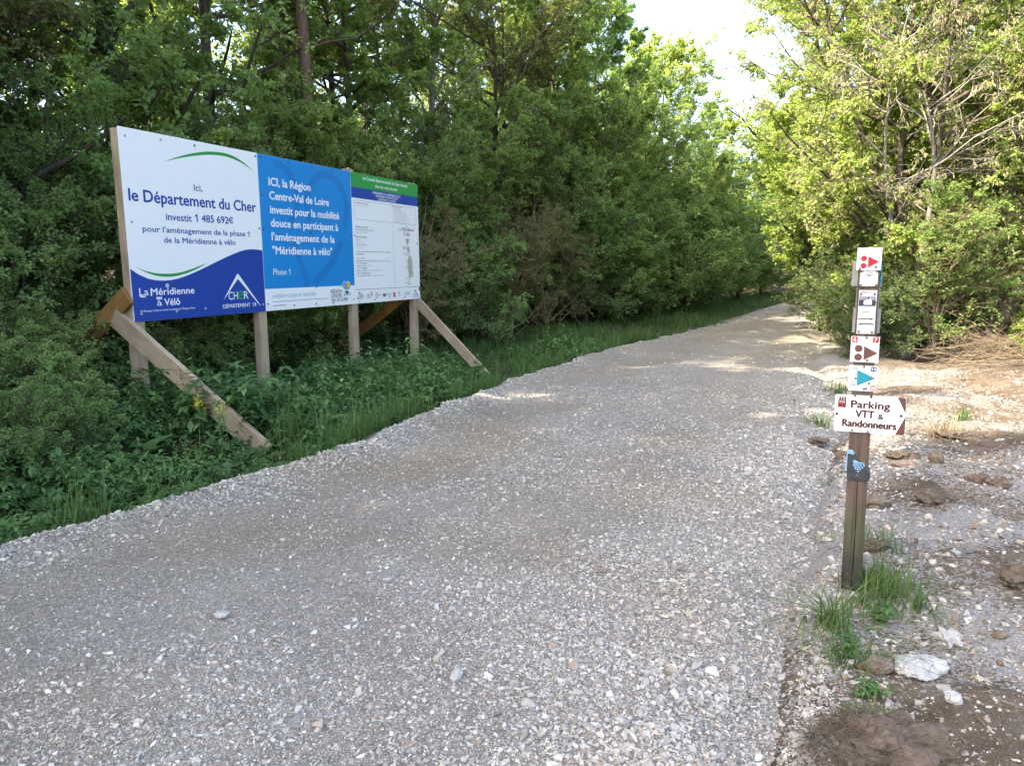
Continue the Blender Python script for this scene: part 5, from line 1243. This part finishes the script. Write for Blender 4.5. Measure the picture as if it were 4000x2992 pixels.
    # broken plate with the grape mark, bent round the post
    gp = [(-.067, .7164), (-.044, .7178), (-.034, .700), (-.015, .672), (.0085, .648), (.0275, .638), (.037, .6353), (.0395, .600), (.0375, .5680), (.0, .566), (-.045, .5655), (-.0610, .5664), (-.0625, .597), (-.0735, .6059), (-.071, .655), (-.069, .6934)]
    bm = bmesh.new(); fr = bm.faces.new([bm.verts.new((x, -.0500, z)) for x, z in gp]); ex = bmesh.ops.extrude_face_region(bm, geom=[fr]); bmesh.ops.translate(bm, vec=(0, .003, 0), verts=[v for v in ex['geom'] if isinstance(v, bmesh.types.BMVert)])
    me = bpy.data.meshes.new('broken_plate'); bm.to_mesh(me); bm.free(); me.materials.append(plain('black_plate', (.045, .048, .055), .6, .35, 30))
    g = obj('broken_plate', me, t); g['label'] = 'broken black plate with a pale blue grape mark'; g.location = (0, -.002, 0)
    PC['pale'] = plain('ink_pale', (.22, .40, .58), .5, .12, 60)
    q2 = pr(); q2.y0 = -.0501
    q2.poly([(-.0665, .7158), (-.0445, .7170), (-.0345, .6985), (-.0360, .6940), (-.0640, .6960), (-.0640, .6080), (-.0728, .6068), (-.0705, .655), (-.0685, .6934)], 'pale', 1)
    for i, (x, z) in enumerate(((-.031, .651), (-.022, .654), (-.013, .655), (-.003, .655), (.007, .653), (-.034, .642), (-.024, .644), (-.014, .645), (-.004, .645), (.010, .644), (-.029, .633), (-.019, .634), (-.009, .634), (.003, .634), (-.025, .624), (-.015, .624), (-.005, .624), (-.014, .613))): q2.disc(x, z, .0044, 'pale', 1 + i % 2)
    q2.poly([(-.042, .660), (-.030, .668), (-.024, .664), (-.014, .662), (-.018, .657), (-.034, .652)], 'pale', 3)
    run_text_jobs()
    for pl, prs in prints:
        for nm, p_ in prs: off(print_obj(nm, p_, pl), pl)
    for nm, p_ in board[1]: print_obj(nm, p_, board[0])
    for (x, z) in ((-.1238, .888), (.1517, .8992), (.020, .9805)): obj('bolt', rust, a, (x, -.0505, z))
    for (x, z) in ((-.050, .9810), (-.0520, .8135), (.0150, .8110)): obj('bolt', bolt, a, (x, -.0505, z))
    print_obj('grape_mark', q2, g); obj('bolt', bolt, g, (-.018, -.0505, .594))
signpost()

# ------------------------------------------------------------------ rocks, clods, brushwood
def rock_mat(name, a, b, sc=9., bump=.8):
    m, n, L, p = mat(name); tc = N(n, 'TexCoord'); nz = N(n, 'TexNoise', i_Scale=sc, i_Detail=9., i_Roughness=.7); L.new(tc.outputs['Object'], nz.inputs[0])
    r = ramp(n, [(.3, a), (.68, b)]); L.new(nz.outputs[0], r.inputs[0]); L.new(r.outputs[0], p.inputs['Base Color'])
    bp = N(n, 'Bump', i_Strength=bump, i_Distance=.012); L.new(nz.outputs[0], bp.inputs['Height']); L.new(bp.outputs[0], p.inputs['Normal']); p.inputs['Roughness'].default_value = .95; p.inputs['Specular IOR Level'].default_value = .12
    return m
M_rockbrown = rock_mat('brown_rock', (.09, .066, .046), (.24, .195, .15), 22)
M_chalk = rock_mat('chalk_rock', (.30, .29, .27), (.52, .51, .49), 24)
M_lime = rock_mat('limestone_block', (.29, .28, .255), (.44, .43, .40), 30)
M_clod = rock_mat('soil_clod', (.075, .055, .041), (.20, .158, .12), 40, 1.)
M_slab = rock_mat('pinkish_slab', (.17, .11, .085), (.33, .25, .20), 14)

def lump(name, x, y, sx, sy, sz, m, label, cat, seed, rough=.22, rz=0., group=None, sub=4, sink=.25):
    import bmesh
    rng = np.random.default_rng(seed); bm = bmesh.new(); bmesh.ops.create_icosphere(bm, subdivisions=sub + 1, radius=1.)
    V = np.array([v.co[:] for v in bm.verts]); nrm = V.copy()
    k = rng.normal(0, 1, (14, 3)); k /= np.linalg.norm(k, axis=1, keepdims=True); dd = rng.uniform(.62, .95, 14)
    for kk, q in zip(k, dd):                          # broken facets
        h = V @ kk; V -= np.maximum(h - q, 0)[:, None] * kk * .85
    ph = rng.uniform(0, 6, (5, 3)); fq = rng.normal(0, 1, (5, 3)) * np.array([[3], [5], [8], [13], [19]])
    for i in range(5): V += nrm * (rough * .5 / (1 + i) * np.sin(nrm @ fq[i] + ph[i, 0]))[:, None]
    fr = rng.normal(0, 1, (26, 3)) * np.geomspace(4, 22, 26)[:, None]; pp = rng.uniform(0, 6, 26)
    am = rough * .55 / np.geomspace(1, 5, 26)
    crumb = (np.sin(nrm @ fr.T + pp) * am).sum(1) * .22
    V += nrm * (crumb + np.abs(rng.normal(0, rough * .10, len(V))))[:, None]
    V *= np.array([sx, sy, sz]) / 2
    for v, c in zip(bm.verts, V): v.co = c
    me = bpy.data.meshes.new(name); bm.to_mesh(me); bm.free(); me.materials.append(m)
    s, l = sl(x, y); z = float(max(ground_h(np.array([x]), np.array([y]))[0], path_h(np.array([s]), np.array([l]))[0] if edge_l(np.array([s]))[0] < l < edge_r(np.array([s]))[0] else -9))
    return tag(obj(name, me, None, (x, y, z + sz * (.5 - sink)), (0, 0, rz)), label, cat, group)
lump('brown_rock', 1.445, 2.69, .14, .10, .085, M_rockbrown, 'squarish brown rock lying between the grass and the white chalk lump', 'rock', 1, .16)
lump('chalk_rock', 1.60, 2.67, .21, .16, .065, M_chalk, 'flat white chalk lump right of the brown rock', 'rock', 2, .2, .3)
lump('chalk_rock', 1.57, 2.40, .07, .06, .05, M_chalk, 'small white chalk stone in front of the flat chalk lump', 'rock', 3, .15)
lump('chalk_rock', 1.83, 2.86, .15, .12, .05, M_chalk, 'crumbling white chalk patch behind the flat chalk lump', 'rock', 4, .3, .8)
lump('chalk_rock', 1.91, 2.33, .10, .08, .06, M_chalk, 'white chalk stone toward the lower right corner', 'rock', 5, .2)
lump('brown_rock', 2.02, 2.83, .075, .05, .04, M_rockbrown, 'smooth tan pebble right of the crumbling chalk patch', 'rock', 6, .06, .3)
lump('earth_clod', 2.42, 3.30, .22, .18, .11, M_clod, 'large sunlit brown soil heap at the right edge, level with the post foot', 'clod', 7, .3)
lump('earth_clod', 2.35, 2.95, .16, .13, .09, M_clod, 'brown soil clod below the large soil heap at the right edge', 'clod', 8, .3)
lump('earth_clod', 2.22, 2.72, .15, .12, .09, M_rockbrown, 'grey brown stone at the lower right edge', 'rock', 9, .2)
lump('earth_clod', 3.28, 5.97, .28, .2, .10, M_clod, 'broad soil clod right of the post, behind the pinkish slab', 'clod', 10, .25)
lump('stone_slab', 3.17, 5.72, .30, .14, .075, M_slab, 'long pinkish stone slab half buried right of the post', 'rock', 11, .08, .15)
lump('round_stone', 3.40, 5.68, .125, .11, .12, M_rockbrown, 'round tan stone at the end of the pinkish slab', 'rock', 12, .08)
lump('earth_clod', 3.38, 5.10, .17, .14, .10, M_clod, 'dark soil clod right of the post, left one of a pair', 'clod', 13, .25)
lump('earth_clod', 3.50, 5.05, .15, .12, .10, M_clod, 'smaller soil clod beside the dark one', 'clod', 14, .25)
lump('earth_clod', 2.78, 4.70, .16, .13, .10, M_clod, 'soil clod standing alone on the pale earth right of the post', 'clod', 15, .25)
lump('tan_stone', 2.44, 4.70, .19, .13, .09, M_rockbrown, 'tan stone touching the right side of the post', 'rock', 16, .16)
lump('earth_clod', 2.78, 6.48, .24, .13, .10, M_clod, 'dark clod with roots on the gravel left of the post', 'clod', 17, .3, .6)
lump('tan_stone', 5.43, 8.35, .17, .12, .09, M_rockbrown, 'sunlit tan stone far right of the arrow board', 'rock', 18, .15)
lump('earth_clod', 4.02, 6.48, .34, .26, .11, M_clod, 'brown clod under the bleached dry grass tuft', 'clod', 19, .28)
lump('earth_clod', 2.05, 3.95, .17, .13, .07, M_clod, 'dark clod just behind the foot of the post on its right', 'clod', 20, .3)
for i, (x, y, a, lab) in enumerate(((-1.30, 3.05, .09, 'pale flat stone on the gravel at lower left'), (-.22, 2.60, .085, 'pale angular stone on the gravel at the bottom, left of the middle'), (.05, 2.42, .07, 'white stone at the bottom middle of the path'), (-.62, 3.42, .06, 'white stone in the left half of the path'), (.36, 2.85, .06, 'white stone on the gravel right of the middle'))):
    lump('limestone_block', x, y, a, a * .65, a * .5, M_lime, lab, 'stone', 40 + i, .10, i * 1.3, 'loose stones on the path', 1)

def turf_clump():
    rng = np.random.default_rng(64); x, y = 1.20, 2.20
    o = lump('turf_clump', x, y, .38, .27, .11, M_clod, 'matted clump of brown turf and roots at the bottom edge, right', 'turf clump', 31, .5, .2, None, 4, .35)
    n = 1300; a = rng.uniform(0, 6.28, n); e = np.arcsin(rng.uniform(.0, 1, n)); q = np.stack([np.cos(a) * np.cos(e) * .21, np.sin(a) * np.cos(e) * .16, np.sin(e) * .045], -1)
    D = unit(rng.normal(0, 1, (n, 3)) + q * 4); Q = curve_pts(q, D, rng.uniform(.03, .11, n), 5, -.4, .3, rng)
    v, f = tubes(Q, rng.uniform(.0006, .0014, n)[:, None] * np.linspace(1, .5, 5)[None], 3)
    obj('roots', new_mesh('roots', v, [f], M_drydark), o)
M_drydark = bark_mat('root_fibre', (.08, .06, .043), (.24, .19, .135), 30)
turf_clump()

M_brush = bark_mat('brushwood_bark', (.10, .075, .05), (.27, .215, .15), 30)
def brush_pile():
    rng = np.random.default_rng(66); x, y = 7.9, 11.6; z = float(ground_h(np.array([x]), np.array([y]))[0])
    t = empty('brushwood_heap', (x, y, z), .3, 'heap of cut dry branches and twigs at the right, under the wood', 'brushwood')
    n = 90; p = np.stack([rng.normal(0, .75, n), rng.normal(0, .45, n), np.abs(rng.normal(.12, .16, n))], -1)
    az = rng.normal(2.6, .7, n) + np.pi * (rng.random(n) < .5); D = unit(np.stack([np.cos(az), np.sin(az), rng.normal(.12, .22, n)], -1)); Ln = rng.uniform(.5, 1.7, n)
    Q = curve_pts(p - D * Ln[:, None] * .5, D, Ln, 7, .03, .07, rng); Q[:, :, 2] = np.maximum(Q[:, :, 2], .0); v, f = tubes(Q, rng.lognormal(-5.1, .45, n)[:, None] * np.linspace(1, .3, 7)[None], 5)
    obj('branches', new_mesh('branches', v, [f], M_brush, shade=True), t)
    P1, D1, L1, _ = fork(rng, Q, Ln, 9, .2, 1, .7, .4); Q1 = curve_pts(P1, D1, L1, 5, 0, .08, rng); v, f = tubes(Q1, .003 * np.linspace(1, .5, 5)[None].repeat(len(Q1), 0), 3)
    obj('twigs', new_mesh('twigs', v, [f], M_brush), t)
brush_pile()

# big leaning trunk and dead branches at the right
def leaning_trunk():
    rng = np.random.default_rng(67); x, y = 8.0, 12.4; z = float(ground_h(np.array([x]), np.array([y]))[0])
    t = empty('leaning_tree', (x, y, z), 0, 'dark thick trunk leaning to the right across the right wood', 'tree')
    u = np.linspace(0, 1, 12); pts = np.stack([4.6 * u ** 1.15, -.4 * u + .15 * np.sin(u * 6), -.2 + 5.2 * u ** .8], -1)[None]
    v, f = tubes(pts, (.17 * (1 - .55 * u))[None], 10); G = Geo(); G.add(v, f)
    n = 26; Pp, T = at(pts.repeat(n, 0), rng.uniform(.25, 1, n)); D = unit(T * .5 + rng.normal(0, .7, (n, 3)) + np.array([0, 0, .3])); Ln = rng.uniform(.8, 2., n)
    Q = curve_pts(Pp, D, Ln, 7, .05, .15, rng); v, f = tubes(Q, .022 * np.linspace(1, .3, 7)[None].repeat(n, 0), 5); G.add(v, f)
    P1, D1, L1, _ = fork(rng, Q, Ln, 8, .2, 1, .7, .45); Q1 = curve_pts(P1, D1, L1, 5, -.05, .1, rng); v, f = tubes(Q1, .006 * np.linspace(1, .4, 5)[None].repeat(len(Q1), 0), 3); G.add(v, f)
    m = len(Q1) * 26; i = rng.integers(0, len(Q1), m); p, TT = at(Q1[i], rng.uniform(.2, 1, m)); V, F = leaves(p, TT + rng.normal(0, .8, (m, 3)), np.array([0, 0, 1.]) + rng.normal(0, .6, (m, 3)), rng.uniform(.04, .085, m), rng.uniform(.03, .06, m))
    LG = Geo(); LG.add(V, F, 0, np.repeat(np.clip(rng.normal(.5, .2, m), 0, 1), 4))
    obj('trunk', G.mesh('trunk_leaning', M_bark, True), t); obj('crown', LG.mesh('crown_leaning', M_leaf_light), t)
leaning_trunk()

# ------------------------------------------------------------------ overhead cable, parallel to the path
def cable():
    # keeps a steady height behind and above the signboard
    k = 60; q = np.linspace(-14, 44, k); th = math.radians(23.09); x = -8.4 + q * math.sin(th); y = q * math.cos(th); z = 1.6 + 5.25 - .12 * np.sin((q + 14) / 58 * math.pi)
    v, f = tubes(np.stack([x, y, z], -1)[None], np.full((1, k), .016), 6)
    tag(obj('overhead_cable', new_mesh('overhead_cable', v, [f], plain('cable_black', (.012, .013, .016), .5, .02), shade=True)), 'black overhead cable running through the tree tops above the signboard', 'cable')
cable()
